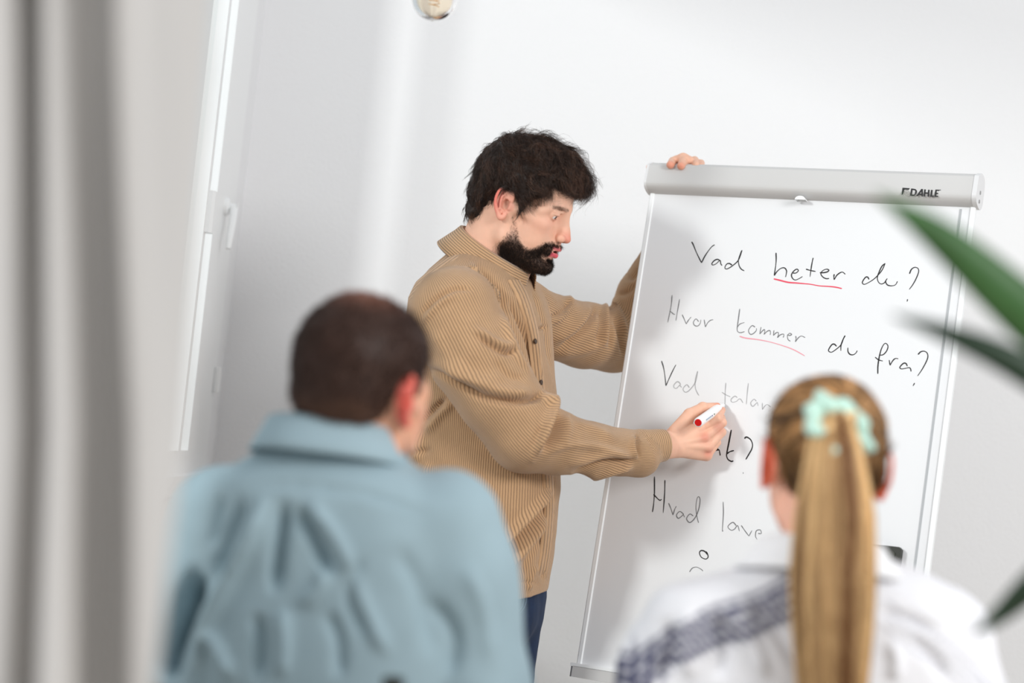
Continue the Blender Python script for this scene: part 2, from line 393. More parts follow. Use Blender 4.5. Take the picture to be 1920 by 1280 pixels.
write('written_word', [[(1008, 265), (990, 400), (975, 520), (985, 560), (1020, 572), (1070, 558)], [(978, 500), (1010, 462), (1068, 440)],
  [(1205, 500), (1165, 482), (1122, 540), (1140, 590), (1180, 585), (1220, 545), (1222, 515)],
  [(1282, 500), (1265, 590)], [(1265, 590), (1300, 550), (1325, 532), (1330, 560), (1320, 595)], [(1320, 595), (1360, 555), (1395, 545), (1403, 575), (1398, 600)],
  [(1448, 540), (1440, 608)], [(1440, 608), (1475, 575), (1503, 570), (1505, 600), (1492, 637)], [(1492, 637), (1530, 600), (1570, 590), (1575, 610), (1565, 635)],
  [(1618, 600), (1650, 608), (1675, 595), (1650, 580), (1622, 610), (1630, 660), (1660, 682)], [(1728, 615), (1732, 650), (1723, 690)], [(1723, 690), (1760, 640), (1800, 615), (1850, 635)]], C3, s3, .0021, K2)
write('pink_underline', [[(1005, 618), (1090, 642), (1250, 662), (1400, 692), (1550, 735), (1700, 790), (1845, 870)]], C3, s3, .0024, PINK)
C4 = (1530, 600)
write('written_word', [[(308, 392), (275, 360), (235, 370), (187, 450), (220, 480), (270, 460), (370, 375), (410, 280), (437, 230)], [(437, 230), (400, 300), (375, 380), (373, 460)],
  [(478, 412), (480, 470), (510, 512), (560, 518), (600, 490), (618, 455)]], C4, 8, .0025, K1)
write('written_word', [[(927, 805), (928, 700), (940, 600), (960, 500), (985, 420), (1020, 360), (1050, 348), (1080, 390), (1060, 460), (1010, 515), (960, 525)], [(887, 555), (940, 595), (1003, 612)],
  [(1098, 598), (1110, 678)], [(1110, 678), (1150, 610), (1190, 575), (1235, 578)], [(1370, 690), (1350, 650), (1310, 648), (1258, 705), (1280, 730), (1340, 722), (1400, 712), (1420, 735), (1425, 770)],
  [(1530, 515), (1570, 475), (1620, 465), (1665, 490), (1678, 550), (1650, 630), (1590, 740), (1523, 838)], [(1480, 942), (1455, 985)]], C4, 8, .0025, K1)
C5 = (1220, 660)
write('written_word', [[(163, 130), (195, 240), (215, 370), (228, 505)], [(228, 503), (270, 410), (330, 280), (380, 185)]], C5, 8, .0024, s2l(70, 70, 72))
write('written_word', [[(450, 490), (430, 455), (395, 443), (350, 490), (350, 530), (385, 542), (430, 500), (440, 500), (465, 530)],
  [(580, 530), (540, 488), (485, 550), (520, 600), (580, 570), (660, 470), (690, 380), (705, 285)], [(705, 285), (670, 420), (670, 530), (695, 600), (725, 650)]], C5, 8, .0022, K3)
write('written_word', [[(1128, 460), (1118, 600), (1115, 770)], [(1068, 600), (1130, 640), (1195, 668)]], C5, 8, .0019, K3)
write('written_word', [[(1300, 680), (1260, 660), (1205, 710), (1225, 750), (1290, 735), (1320, 705), (1350, 705), (1385, 760)],
  [(1465, 465), (1450, 600), (1435, 780)], [(1585, 735), (1550, 705), (1500, 760), (1530, 812), (1580, 770), (1600, 755), (1612, 805)],
  [(1675, 760), (1675, 860)], [(1675, 860), (1710, 810), (1750, 785), (1800, 822)]], C5, 8, .0019, K3)
C6 = (1320, 790)
write('written_letter', [[(258, 542), (300, 600), (318, 618)], [(150, 645), (205, 637), (320, 618), (340, 660), (355, 742)]], C6, 11.63, .0031, K1)
write('written_letter', [[(595, 180), (550, 420), (500, 680), (495, 760), (530, 830), (600, 868), (640, 855)], [(500, 700), (570, 655), (655, 632)]], C6, 11.63, .0031, K1)
write('question_mark', [[(888, 375), (905, 345), (950, 345), (1020, 400), (1058, 500), (1040, 600), (980, 710), (910, 828)]], C6, 11.63, .0031, K1)
write('written_dot', [[(855, 1105), (855, 1140)]], C6, 11.63, .0016, K2)
C7 = (1200, 880); s7 = 6.096
write('written_word', [[(165, 80), (165, 270), (155, 400), (143, 487)], [(285, 120), (280, 300), (265, 495)], [(155, 283), (190, 320), (225, 350), (248, 340)]], C7, s7, .0027, s2l(52, 50, 52))
write('written_word', [[(327, 383), (355, 450), (377, 520)], [(377, 520), (395, 460), (415, 418)], [(500, 510), (455, 478), (418, 520), (440, 557), (490, 520), (495, 512), (510, 545)],
  [(610, 530), (570, 508), (533, 560), (570, 605), (630, 550), (672, 450), (687, 350), (675, 312), (655, 325), (640, 420), (650, 530), (670, 610)],
  [(950, 368), (953, 500), (942, 690), (950, 697)], [(1100, 640), (1060, 603), (1005, 650), (1040, 692), (1080, 680), (1115, 640), (1137, 705)],
  [(1157, 638), (1200, 700), (1245, 760)], [(1245, 760), (1280, 695)], [(1350, 730), (1385, 730), (1375, 690), (1330, 700), (1320, 760), (1340, 800)]], C7, s7, .0021, K2)
write('written_mark', [[(770, 970), (740, 935), (700, 925), (680, 950), (700, 1000), (750, 1022), (778, 1000), (770, 960), (755, 935)]], C7, s7, .0026, K1)
write('written_mark', [[(565, 1170), (600, 1125), (650, 1115), (700, 1140), (720, 1160)]], C7, s7, .0018, K2)

# black board eraser clinging to the enamel
er = empty('board_eraser', tuple(onboard(1655, 1052)))
tag(er, 'black rectangular board eraser sticking to the lower right of the whiteboard', 'eraser')
a0 = onboard(1693, 1028); e_h = bh*.052; e_u = bu*.021
c0 = a0-e_h*.96-e_u
V, F = boxVF(c0+bn*.012, e_h, e_u, bn*.008, .004); mesh('eraser_shell', V, F, material('eraser_shell_black', s2l(38, 40, 32), .5), er, False)
V, F = boxVF(c0+bn*.0025, e_h*.97, e_u*.95, bn*.0015, .003); mesh('felt_pad', V, F, material('felt_dark', s2l(60, 62, 58), .9), er, False)
V, F = boxVF(c0+bn*.021, e_h*.8, e_u*.55, bn*.0012, .003); mesh('grip_plate', V, F, material('grip_grey', s2l(60, 62, 54), .6), er, False)

# ================================================================== hanging glass bulb
d = 3.55; bc = at(815, -3, d); k = d/FPX
bulb = empty('hanging_bulb', tuple(bc)); tag(bulb, 'clear amber-tinted round glass bulb hanging at the top edge', 'light bulb')
up = np.array([0, 0, 1.0]); rb = 43*k
prof = [(0.0005, -rb)]+[(rb*math.cos(t), rb*math.sin(t)) for t in np.linspace(-1.45, 1.1, 22)]+[(.017, rb*1.15), (.014, rb*1.4), (.0135, rb*1.45)]
V, F = lathe(prof, bc, up, 40); gl = mesh('glass_globe', V, F, material('amber_glass', s2l(250, 236, 214), .02, trans=1.0, ior=1.25), bulb)
V, F = lathe([(.014, rb*1.38), (.0145, rb*1.4), (.0145, rb*1.9), (.018, rb*1.92), (.018, rb*2.9), (.006, rb*3.0)], bc, up, 24); mesh('lamp_socket', V, F, MAT['darkplastic'], bulb)
V, F = tube([bc+up*rb*2.9, bc+up*1.2], .003, 8); mesh('cord', V, F, MAT['darkplastic'], bulb)
V, F = lathe([(.004, rb*1.4), (.004, rb*.5), (.002, rb*.45)], bc, up, 12); mesh('glass_stem', V, F, MAT['glass'], bulb)
P = [bc+up*rb*(.45-.9*t)+np.array([math.cos(t*25), math.sin(t*25), 0])*.012 for t in np.linspace(0, 1, 60)]
V, F = tube(P, .0008, 6); mesh('filament', V, F, material('filament_brass', s2l(230, 180, 110), .35, metal=.6), bulb)

# ================================================================== curtain close to the lens, left
cm = material('curtain_cloth', s2l(194, 191, 188), .9, bump=(400, .2, .001))
cu = empty('curtain', tuple(at(100, 640, 1.62))); tag(cu, 'pale grey blurred curtain hanging in soft folds at the left edge', 'curtain')
nu, nv = 160, 60; V = np.zeros((nu, nv, 3))
top_edge = at(400, 0, 1.6)
for j in range(nv):
    t = j/(nv-1)                # 0 top .. 1 bottom
    py = -180+t*2000
    right = np.interp(py, [-180, 0, 400, 800, 1280, 1820], [415, 398, 372, 345, 288, 220])
    for i in range(nu):
        s = i/(nu-1)            # 0 right edge .. 1 left
        px = right-s*640-s*s*60
        # slanting folds: phase slides left going down
        q = (right-px)+py*0.085
        dd = 1.62-.034*math.exp(-((q-150-py*.06)/70)**2)+.064*math.exp(-((q-185-py*.02)/58)**2)-.03*math.exp(-((q-290)/40)**2)+.045*math.exp(-((q-340)/24)**2)-.03*math.exp(-((q-400)/40)**2)\
            + .012*math.sin(q/33+py/600)-.03*math.exp(-((q-40)/50)**2)
        V[i, j] = at(px, py, dd+.10*s)
Fc = grid_faces(nu, nv)
o = mesh('curtain_cloth', V.reshape(-1, 3), Fc, cm, cu)
m = o.modifiers.new('s', 'SOLIDIFY'); m.thickness = .0012
P = [at(450, -184, 1.62), at(-400, -184+90, 1.72)]; V_, F_ = tube(P, .012, 12)
mesh('curtain_rod', V_, F_, MAT['paint'], cu)
for i in range(9):
    q = V[min(nu-1, i*19+4), 0]; a = np.arange(18)*2*math.pi/18
    pth = [q+np.array([0, .016*math.cos(t), .018+.016*math.sin(t)-.02]) for t in a]+[q+np.array([0, .016, -.002])]
    v_, f_ = tube(pth, .0018, 6); mesh('curtain_ring', v_, f_, MAT['alu'], cu)

# ================================================================== plant at the right
pl = empty('potted_palm', (0.80, 1.95, 0)); tag(pl, 'green palm with long narrow blades reaching in from the right edge', 'plant')
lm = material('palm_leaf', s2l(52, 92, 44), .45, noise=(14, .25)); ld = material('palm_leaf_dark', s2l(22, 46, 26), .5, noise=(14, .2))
def blade(pts, wid, mat, fold=.35):
    """pointed leaf blade along a path with a V-shaped section"""
    P = catmull(pts, 26); T = np.gradient(P, axis=0); T /= np.linalg.norm(T, axis=1)[:, None]
    V = []; 
    for i, p in enumerate(P):
        t = i/25; w_ = wid*(min(1, t*3.2+.25))*(1-t**2.6)+.0006
        S = unit(np.cross(T[i], cF)); N_ = np.cross(S, T[i])
        for s in (-1, -.5, 0, .5, 1): V.append(p+S*w_*s+N_*w_*fold*abs(s))
    o = mesh('leaf', V, grid_faces(26, 5), mat, pl); mm = o.modifiers.new('s', 'SOLIDIFY'); mm.thickness = .0008
crown = np.array([0.80, 1.95, 1.12])
blade([crown, at(2050, 700, 1.93), at(1900, 560, 1.90), at(1760, 440, 1.86), at(1640, 362, 1.80)], .030, lm)
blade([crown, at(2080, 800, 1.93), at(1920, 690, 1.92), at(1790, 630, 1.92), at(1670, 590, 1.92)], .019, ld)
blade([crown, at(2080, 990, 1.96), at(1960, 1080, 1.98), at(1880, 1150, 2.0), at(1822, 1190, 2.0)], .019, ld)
blade([crown, at(2150, 620, 1.9), at(2100, 420, 1.85), at(2010, 240, 1.8), at(1975, 180, 1.8)], .015, lm)
blade([crown, at(2200, 420, 2.0), at(2260, 200, 2.1), at(2350, 60, 2.15)], .016, lm)
blade([crown, at(2350, 640, 2.1), at(2500, 700, 2.2), at(2620, 900, 2.2)], .016, lm)
V, F = tube(catmull([(.80, 1.95, .28), (.81, 1.95, .6), (.79, 1.96, .9), tuple(crown)], 20), np.linspace(.022, .014, 20), 10); mesh('stem', V, F, material('palm_stem', s2l(120, 100, 66), .8, bump=(60, .5, .004)), pl)
V, F = lathe([(.09, .001), (.1, .01), (.125, .28), (.13, .30), (.12, .30), (.115, .26), (.001, .26)], (.80, 1.95, 0), (0, 0, 1), 36); mesh('pot', V, F, material('pot_white', s2l(225, 225, 222), .5), pl)
# ================================================================== implicit-surface modelling for bodies and clothes
class Field:
    """distance field on a rectilinear grid; 'fine' boxes get the fine step on each axis"""
    def __init__(s, lo, hi, step, fine=(), fstep=None):
        s.ax = []
        for k in range(3):
            xs = [lo[k]]
            while xs[-1] < hi[k]:
                x = xs[-1]; st = step
                for b in fine:
                    a0, a1 = b[0][k], b[1][k]; fs = b[2] if len(b) > 2 else fstep
                    if a0 <= x < a1: st = min(st, fs)
                    elif x < a0: st = min(st, max(fs, (a0-x)*.5+fs*.5, fs))
                    elif x >= a1: st = min(st, fs+(x-a1)*.3)
                xs.append(x+max(st, 1e-4))
            s.ax.append(np.array(xs, np.float32))
        s.F = np.full([len(a) for a in s.ax], 1.0, np.float32)
    def sub(s, lo, hi):
        sl = []
        for k in range(3):
            i0 = max(0, np.searchsorted(s.ax[k], lo[k])-1); i1 = min(len(s.ax[k]), np.searchsorted(s.ax[k], hi[k])+1)
            if i1 <= i0: return None, None
            sl.append(slice(int(i0), int(i1)))
        X = s.ax[0][sl[0]][:, None, None]; Y = s.ax[1][sl[1]][None, :, None]; Z = s.ax[2][sl[2]][None, None, :]
        return tuple(sl), (X, Y, Z)
    def put(s, lo, hi, fn, k=0.004, op='u'):
        pad = k*1.6+.004
        sl, P = s.sub(np.asarray(lo)-pad, np.asarray(hi)+pad)
        if sl is None: return
        d = fn(*P).astype(np.float32); f = s.F[sl]
        if op == 'u':
            h = np.clip(.5+.5*(f-d)/k, 0, 1); s.F[sl] = f+(d-f)*h-k*h*(1-h)
        elif op == 's':
            d = -d; h = np.clip(.5+.5*(d-f)/k, 0, 1); s.F[sl] = f+(d-f)*h+k*h*(1-h)
    # primitives, world space
    def cap(s, a, b, ra, rb, k=.004, op='u', flat=None):
        a = np.asarray(a, np.float32); b = np.asarray(b, np.float32); ab = b-a; L2 = float(ab@ab)+1e-12
        fd, fs = (np.asarray(unit(flat[0]), np.float32), flat[1]) if flat else (None, 1)
        def fn(X, Y, Z):
            px, py, pz = X-a[0], Y-a[1], Z-a[2]
            t = np.clip((px*ab[0]+py*ab[1]+pz*ab[2])/L2, 0, 1)
            dx, dy, dz = px-t*ab[0], py-t*ab[1], pz-t*ab[2]
            q = dx*dx+dy*dy+dz*dz
            if fd is not None:
                e = dx*fd[0]+dy*fd[1]+dz*fd[2]; q = q+e*e*(1/fs**2-1)
            return np.sqrt(q)-(ra+(rb-ra)*t)
        r = max(ra, rb)*max(1, fs); s.put(np.minimum(a, b)-r, np.maximum(a, b)+r, fn, k, op)
    def chain(s, P, r, k=.004, op='u', flat=None):
        for i in range(len(P)-1): s.cap(P[i], P[i+1], r[i], r[i+1], k, op, flat)
    def ell(s, c, E, r, k=.004, op='u'):
        """ellipsoid centre c, orthonormal rows E, radii r"""
        c = np.asarray(c, np.float32); E = np.asarray(E, np.float32); r = np.asarray(r, np.float32)
        ext = np.sqrt(((E*r[:, None])**2).sum(0)); rm = float(r.min())
        def fn(X, Y, Z):
            px, py, pz = X-c[0], Y-c[1], Z-c[2]; q = 0; g = 0
            for i in range(3):
                u = (px*E[i, 0]+py*E[i, 1]+pz*E[i, 2])/r[i]; q = q+u*u; g = g+(u/r[i])**2
            q = np.sqrt(q); return q*(q-1)/(np.sqrt(g)+1e-6)
        s.put(c-ext, c+ext, fn, k, op)
    def surface(s, iso=0.0):
        """naive surface nets"""
        F = s.F-iso; ins = F < 0; sh = np.array(F.shape)
        n = [a-1 for a in sh]
        c = np.zeros(n, np.uint8)
        for dx in (0, 1):
            for dy in (0, 1):
                for dz in (0, 1): c += ins[dx:n[0]+dx, dy:n[1]+dy, dz:n[2]+dz]
        idx = np.argwhere((c > 0) & (c < 8)); m = len(idx)
        vid = np.full(n, -1, np.int32); vid[idx[:, 0], idx[:, 1], idx[:, 2]] = np.arange(m)
        acc = np.zeros((m, 3)); cnt = np.zeros(m)
        co = [(a, b, d) for a in (0, 1) for b in (0, 1) for d in (0, 1)]
        val = {q: F[idx[:, 0]+q[0], idx[:, 1]+q[1], idx[:, 2]+q[2]].astype(float) for q in co}
        pos = {q: np.stack([s.ax[k][idx[:, k]+q[k]] for k in range(3)], 1).astype(float) for q in co}
        for q in co:
            for k in range(3):
                if q[k] == 0:
                    p = list(q); p[k] = 1; p = tuple(p)
                    a, b = val[q], val[p]; hit = (a < 0) != (b < 0)
                    t = np.where(hit, a/(a-b+1e-20), 0)[:, None]
                    acc += np.where(hit[:, None], pos[q]+(pos[p]-pos[q])*t, 0); cnt += hit
        V = acc/cnt[:, None]; Fs = []
        for k in range(3):
            o1, o2 = (k+1) % 3, (k+2) % 3
            a = [slice(1, -1)]*3; b = [slice(1, -1)]*3
            a[k] = slice(0, sh[k]-1); b[k] = slice(1, sh[k])
            A, B = ins[tuple(a)], ins[tuple(b)]
            e = np.argwhere(A != B)
            if not len(e): continue
            g = e.copy(); g[:, o1] += 1; g[:, o2] += 1
            f = A[e[:, 0], e[:, 1], e[:, 2]]
            def v(d1, d2):
                h = g.copy(); h[:, o1] -= d1; h[:, o2] -= d2; return vid[h[:, 0], h[:, 1], h[:, 2]]
            Q = np.stack([v(1, 1), v(0, 1), v(0, 0), v(1, 0)], 1)
            Q[~f] = Q[~f][:, ::-1]; Fs.append(Q)
        return V, np.vstack(Fs)
def vnormals(V, F):
    n = np.cross(V[F[:, 2]]-V[F[:, 0]], V[F[:, 3]]-V[F[:, 1]]); N = np.zeros_like(V)
    for k in range(4): np.add.at(N, F[:, k], n)
    return N/(np.linalg.norm(N, axis=1)[:, None]+1e-12)
def relax(V, F, n=2, lam=.5):
    A = np.vstack([F[:, [0, 1]], F[:, [1, 2]], F[:, [2, 3]], F[:, [3, 0]]])
    deg = np.bincount(A[:, 0], minlength=len(V)).astype(float)+np.bincount(A[:, 1], minlength=len(V))
    for it in range(n):
        S = np.zeros_like(V)
        for k in range(3):
            S[:, k] = np.bincount(A[:, 0], V[A[:, 1], k], len(V))+np.bincount(A[:, 1], V[A[:, 0], k], len(V))
        V = V+lam*(S/deg[:, None]-V)
    return V

class Frame:
    """local frame in millimetres times scale: x forward, y to the person's left, z up"""
    def __init__(s, o, fwd, up, scale=1.0):
        s.o = np.asarray(o, float); s.x = unit(fwd); s.y = unit(np.cross(up, s.x)); s.z = np.cross(s.x, s.y); s.s = scale*.001
        s.E = np.stack([s.x, s.y, s.z])
    def p(s, x, y, z): return s.o+(s.x*x+s.y*y+s.z*z)*s.s
    def loc(s, P): return ((np.asarray(P)-s.o)@s.E.T)/s.s
    def rot(s, ax, deg):
        a = {'x': s.x, 'y': s.y, 'z': s.z}[ax]; Rm = np.array(Matrix.Rotation(R_(deg), 3, Vector(a)))
        return (Rm@s.E.T).T

def head_sdf(G, H, ears=True, nose=1.0, jw=1.0, eyes=True):
    s = H.s; E = H.E; P = H.p
    def el(c, r, k=6, op='u', E_=None): G.ell(P(*c), E if E_ is None else E_, np.array(r)*s, k*s, op)
    def cp(a, b, ra, rb, k=6, op='u', flat=None): G.cap(P(*a), P(*b), ra*s, rb*s, k*s, op, flat)
    el((-6, 0, 42), (91, 73, 81), 4)
    el((42, 0, 46), (52, 60, 46), 14)
    el((40, 0, -14), (50, 56, 66), 16)
    el((58, 0, -42), (38, 37, 34), 12)
    el((30, 0, -62), (42, 46*jw, 34), 14)
    cp((86, -29, 30), (88, 0, 29), 10, 12, 12); cp((88, 0, 29), (86, 29, 30), 12, 10, 12); el((60, 0, 60), (36, 46, 34), 14)
    for sg in (-1, 1):
        el((62, sg*40, -12), (22, 18, 18), 14); el((54, sg*32, -40), (30, 23, 32), 14)
        cp((58, sg*50, -6), (12, sg*66, 0), 9, 7, 12)
        cp((4, sg*55*jw, -12), (10, sg*49*jw, -56), 14*jw, 14*jw, 16)
        cp((10, sg*49*jw, -58), (74, sg*18, -86), 14*jw, 14*jw, 16)
        cp((74, sg*44, 22), (60, sg*56, 12), 8, 8, 12)        # outer orbit
    el((82, 0, -85), (17, 22, 15), 10)
    # orbit hollows
    for sg in (-1, 1):
        el((98, sg*31, 11), (15, 15, 10), 11, 's')
        el((94, sg*20, 4), (8, 7, 10), 8, 's')
    # nose
    el((90, 0, 4), (13, 12, 26), 10)
    cp((95, 0, 16), (110*nose, 0, -16), 5.6, 6.4, 7); el((100, 0, -16), (12, 12, 15), 6); el((101, 0, -27), (10, 12, 6), 4)
    el((110.5*nose, 0, -25), (10, 8.6, 8.4), 5)
    for sg in (-1, 1): el((103, sg*12, -27), (10, 6.5, 8), 4)
    for sg in (-1, 1): el((105, sg*6.5, -35.5), (6, 3.2, 4), 2.5, 's')
    # mouth barrel, lips
    el((86, 0, -54), (17, 25, 22), 10)
    el((101, 0, -41), (3, 5, 8), 5)
    for sg in (-1, 1):
        cp((103.5, sg*5, -48), (92, sg*22, -54), 4.6, 2.2, 3)
        cp((101, 0, -61), (91, sg*20, -56), 5.6, 2.6, 3)
    cp((103.5, -5, -48), (103.5, 5, -48), 4.4, 4.4, 3)
    el((101, 0, -54.6), (11, 14, 2.6), 2, 's')
    el((96, 0, -75), (7, 16, 5), 8, 's')
    if eyes:
        for sg in (-1, 1):
            el((77.5, sg*31, 12), (14.4, 15, 14), 3)
            el((90, sg*32, 7.2), (10, 13, 3.3), 1.6, 's', H.rot('x', -sg*4))
            el((78.0, sg*31, 12), (12.6, 12.6, 12.6), 1.0, 's')
            cp((91, sg*19, 19.5), (84, sg*43, 18), 1.8, 1.8, 4)     # lid fold above
    if ears:
        for sg in (-1, 1):
            y0 = 68
            el((-5, sg*(y0-1), 2), (17, 8, 29), 5)
            hx = [(7, 4, 0), (9, 17, 1), (5, 29, 4), (-5, 35, 7), (-16, 32, 10), (-23, 20, 12), (-24, 4, 12), (-19, -10, 10), (-11, -20, 7), (-4, -27, 5), (2, -24, 3), (4, -16, 1)]
            pts = catmull([P(x*.84, sg*(y0+4+o), z*.96) for x, z, o in hx], 34); rr = np.interp(np.linspace(0, 11, 34), range(12), [3.2, 3.0, 3.0, 3.0, 3.2, 3.2, 3.2, 3.4, 4, 4.8, 4, 3])
            for i in range(len(pts)-1): G.cap(pts[i], pts[i+1], rr[i]*s, rr[i+1]*s, 1.5*s)
            el((-7, sg*(y0+6), 6), (13, 3.2, 24), 4, 'u', H.rot('z', -sg*-18))
            cp((-4, sg*(y0+9), 24), (-13, sg*(y0+11), 10), 2.6, 2.8, 2); cp((-13, sg*(y0+11), 10), (-9, sg*(y0+9), -10), 2.8, 2.6, 2)
            el((-1, sg*(y0+9), 0), (7.5, 9, 10.5), 2, 's')
            el((-16, sg*(y0+14), 12), (2.6, 3.5, 15), 2, 's')
            cp((7, sg*(y0+4), 3), (7, sg*(y0+5), -5), 3.6, 3.4, 2)

# hair strands: many thin tapered tubes in one mesh
def strands(name, P, rad, mat, parent, col=None, sides=3):
    """P (n, m, 3) polylines; rad (n,) root radii"""
    n, m, _ = P.shape
    T = np.gradient(P, axis=1); T /= np.linalg.norm(T, axis=2)[..., None]+1e-12
    ref = np.array([.3, .5, .81]); N1 = np.cross(T, ref); N1 /= np.linalg.norm(N1, axis=2)[..., None]+1e-12; N2 = np.cross(T, N1)
    tp = (1-.75*np.linspace(0, 1, m)**2)[None, :, None, None]; a = np.arange(sides)*2*math.pi/sides
    R = np.asarray(rad)[:, None, None, None]*tp
    V = P[:, :, None]+R*(np.cos(a)[None, None, :, None]*N1[:, :, None]+np.sin(a)[None, None, :, None]*N2[:, :, None])
    base = (np.arange(n)*m*sides)[:, None, None]
    i = np.arange(m-1)[None, :, None]*sides; j = np.arange(sides)[None, None, :]; j2 = (j+1) % sides
    F = np.stack([base+i+j, base+i+j2, base+i+sides+j2, base+i+sides+j], -1).reshape(-1, 4)
    C = None
    if col is not None: C = np.repeat(np.asarray(col), m*sides, axis=0)
    return mesh(name, V.reshape(-1, 3), F, mat, parent, True, col=C)
# ================================================================== the standing man
SK = np.array(s2l(236, 186, 160)); SKR = np.array(s2l(214, 112, 96)); LIP = np.array(s2l(206, 86, 100)); DK = np.array(s2l(34, 24, 20))
MAT['skin'] = material('skin', attr=True, rough=.5, sss=.12, noise=(60, .05), bump=(900, .15, .0004), spec=.35)
MAT['hair'] = material('hair_dark', s2l(38, 27, 22), .5, spec=.25)
man = empty('person', (float(at(905, 1000, 3.93)[0]), float(at(905, 1000, 3.93)[1]), 0))
tag(man, 'standing bearded man with dark curly hair in a tan corduroy overshirt writing on the whiteboard', 'person')
ya, pi_ = R_(16), R_(20)
fy = math.cos(ya)*cR-math.sin(ya)*cF
H1 = Frame(at(970, 389, 3.86), math.cos(pi_)*fy-math.sin(pi_)*cU, math.cos(pi_)*cU+math.sin(pi_)*fy, 1.035)
mouth = lambda L: L
def paint(C, L, mask, col): C[:] = C*(1-mask[:, None])+np.asarray(col)*mask[:, None]
def head_colours(V, H, C, beard=1.0, lips=True):
    L = H.loc(V); x, y, z = L.T; ay = np.abs(y)
    near = (x > -40) & (z > -130) & (z < 130)
    g = lambda cx, cy, cz, rx, ry, rz: np.exp(-(((x-cx)/rx)**2+((ay-cy)/ry)**2+((z-cz)/rz)**2))
    paint(C, L, .25*g(66, 44, -16, 24, 20, 18)*near, SKR)
    paint(C, L, .75*g(112, 0, -24, 16, 16, 14)*near, SKR)
    paint(C, L, .30*g(88, 31, 3, 12, 16, 8)*near, s2l(190, 110, 100))
    ear = sm(70, 74, ay)*(x > -32)*(x < 16)*(z < 42)*(z > -36)
    paint(C, L, ear*(.30+.5*sm(-4, -22, x)), s2l(226, 100, 92))
    paint(C, L, np.exp(-(((x+1)/7)**2+((z-0)/9)**2))*(ay > 66)*(ay < 84)*.5, s2l(120, 50, 40))
    if lips:
        lp = np.exp(-(((z+48)/4.4)**2)**1.5)*sm(24, 17, ay)*sm(93, 98, x+ay*.30)
        ll = np.exp(-(((z+61)/5.6)**2)**1.5)*sm(23, 16, ay)*sm(91, 96, x+ay*.30)
        paint(C, L, np.clip(lp*.85, 0, 1), LIP); paint(C, L, np.clip(ll*.95, 0, 1), s2l(214, 78, 98))
        inm = np.exp(-(((z+54.8)/2.2)**2)**2)*sm(16, 11, ay)*(x > 80)*(x < 103)
        paint(C, L, inm, s2l(60, 18, 18))
    paint(C, L, (np.exp(-(((ay-6.5)/3.4)**2+((x-105)/6)**2+((z+33.5)/3)**2))).clip(0, 1)*.9, s2l(90, 30, 26))
    return L
def beard_mask(L):
    x, y, z = L.T; ay = np.abs(y)
    top = np.interp(x, [-5, 12, 26, 40, 52, 62, 72, 84, 92, 100, 108], [2, -2, -28, -52, -62, -64, -58, -44, -38, -37.5, -38])
    m = sm(top+6, top-8, z)*sm(8, 24, x+sm(-50, -90, z)*22)
    m *= sm(-113, -102, z-sm(40, 10, x)*6)
    # lips and the bare patch under the mouth corner
    lipz = (z < -44)*(z > -68)*(ay < 21+0*x)*(x > 84)
    m = m*(1-np.clip(lipz*sm(23, 18, ay), 0, 1))
    patch = np.exp(-(((x-88)/9)**2+((ay-20)/7)**2+((z+68)/8)**2)); m = m*(1-.9*patch)
    side = sm(4, 34, x)*sm(-26, -72, z)+sm(-60, -80, z)*sm(0, 18, x)
    must = (x > 84)*(z > -48)
    return np.clip(m, 0, 1)*np.clip(.17+.9*side+.5*must, 0, 1)

def joint(px, py, d): return at(px, py, d)
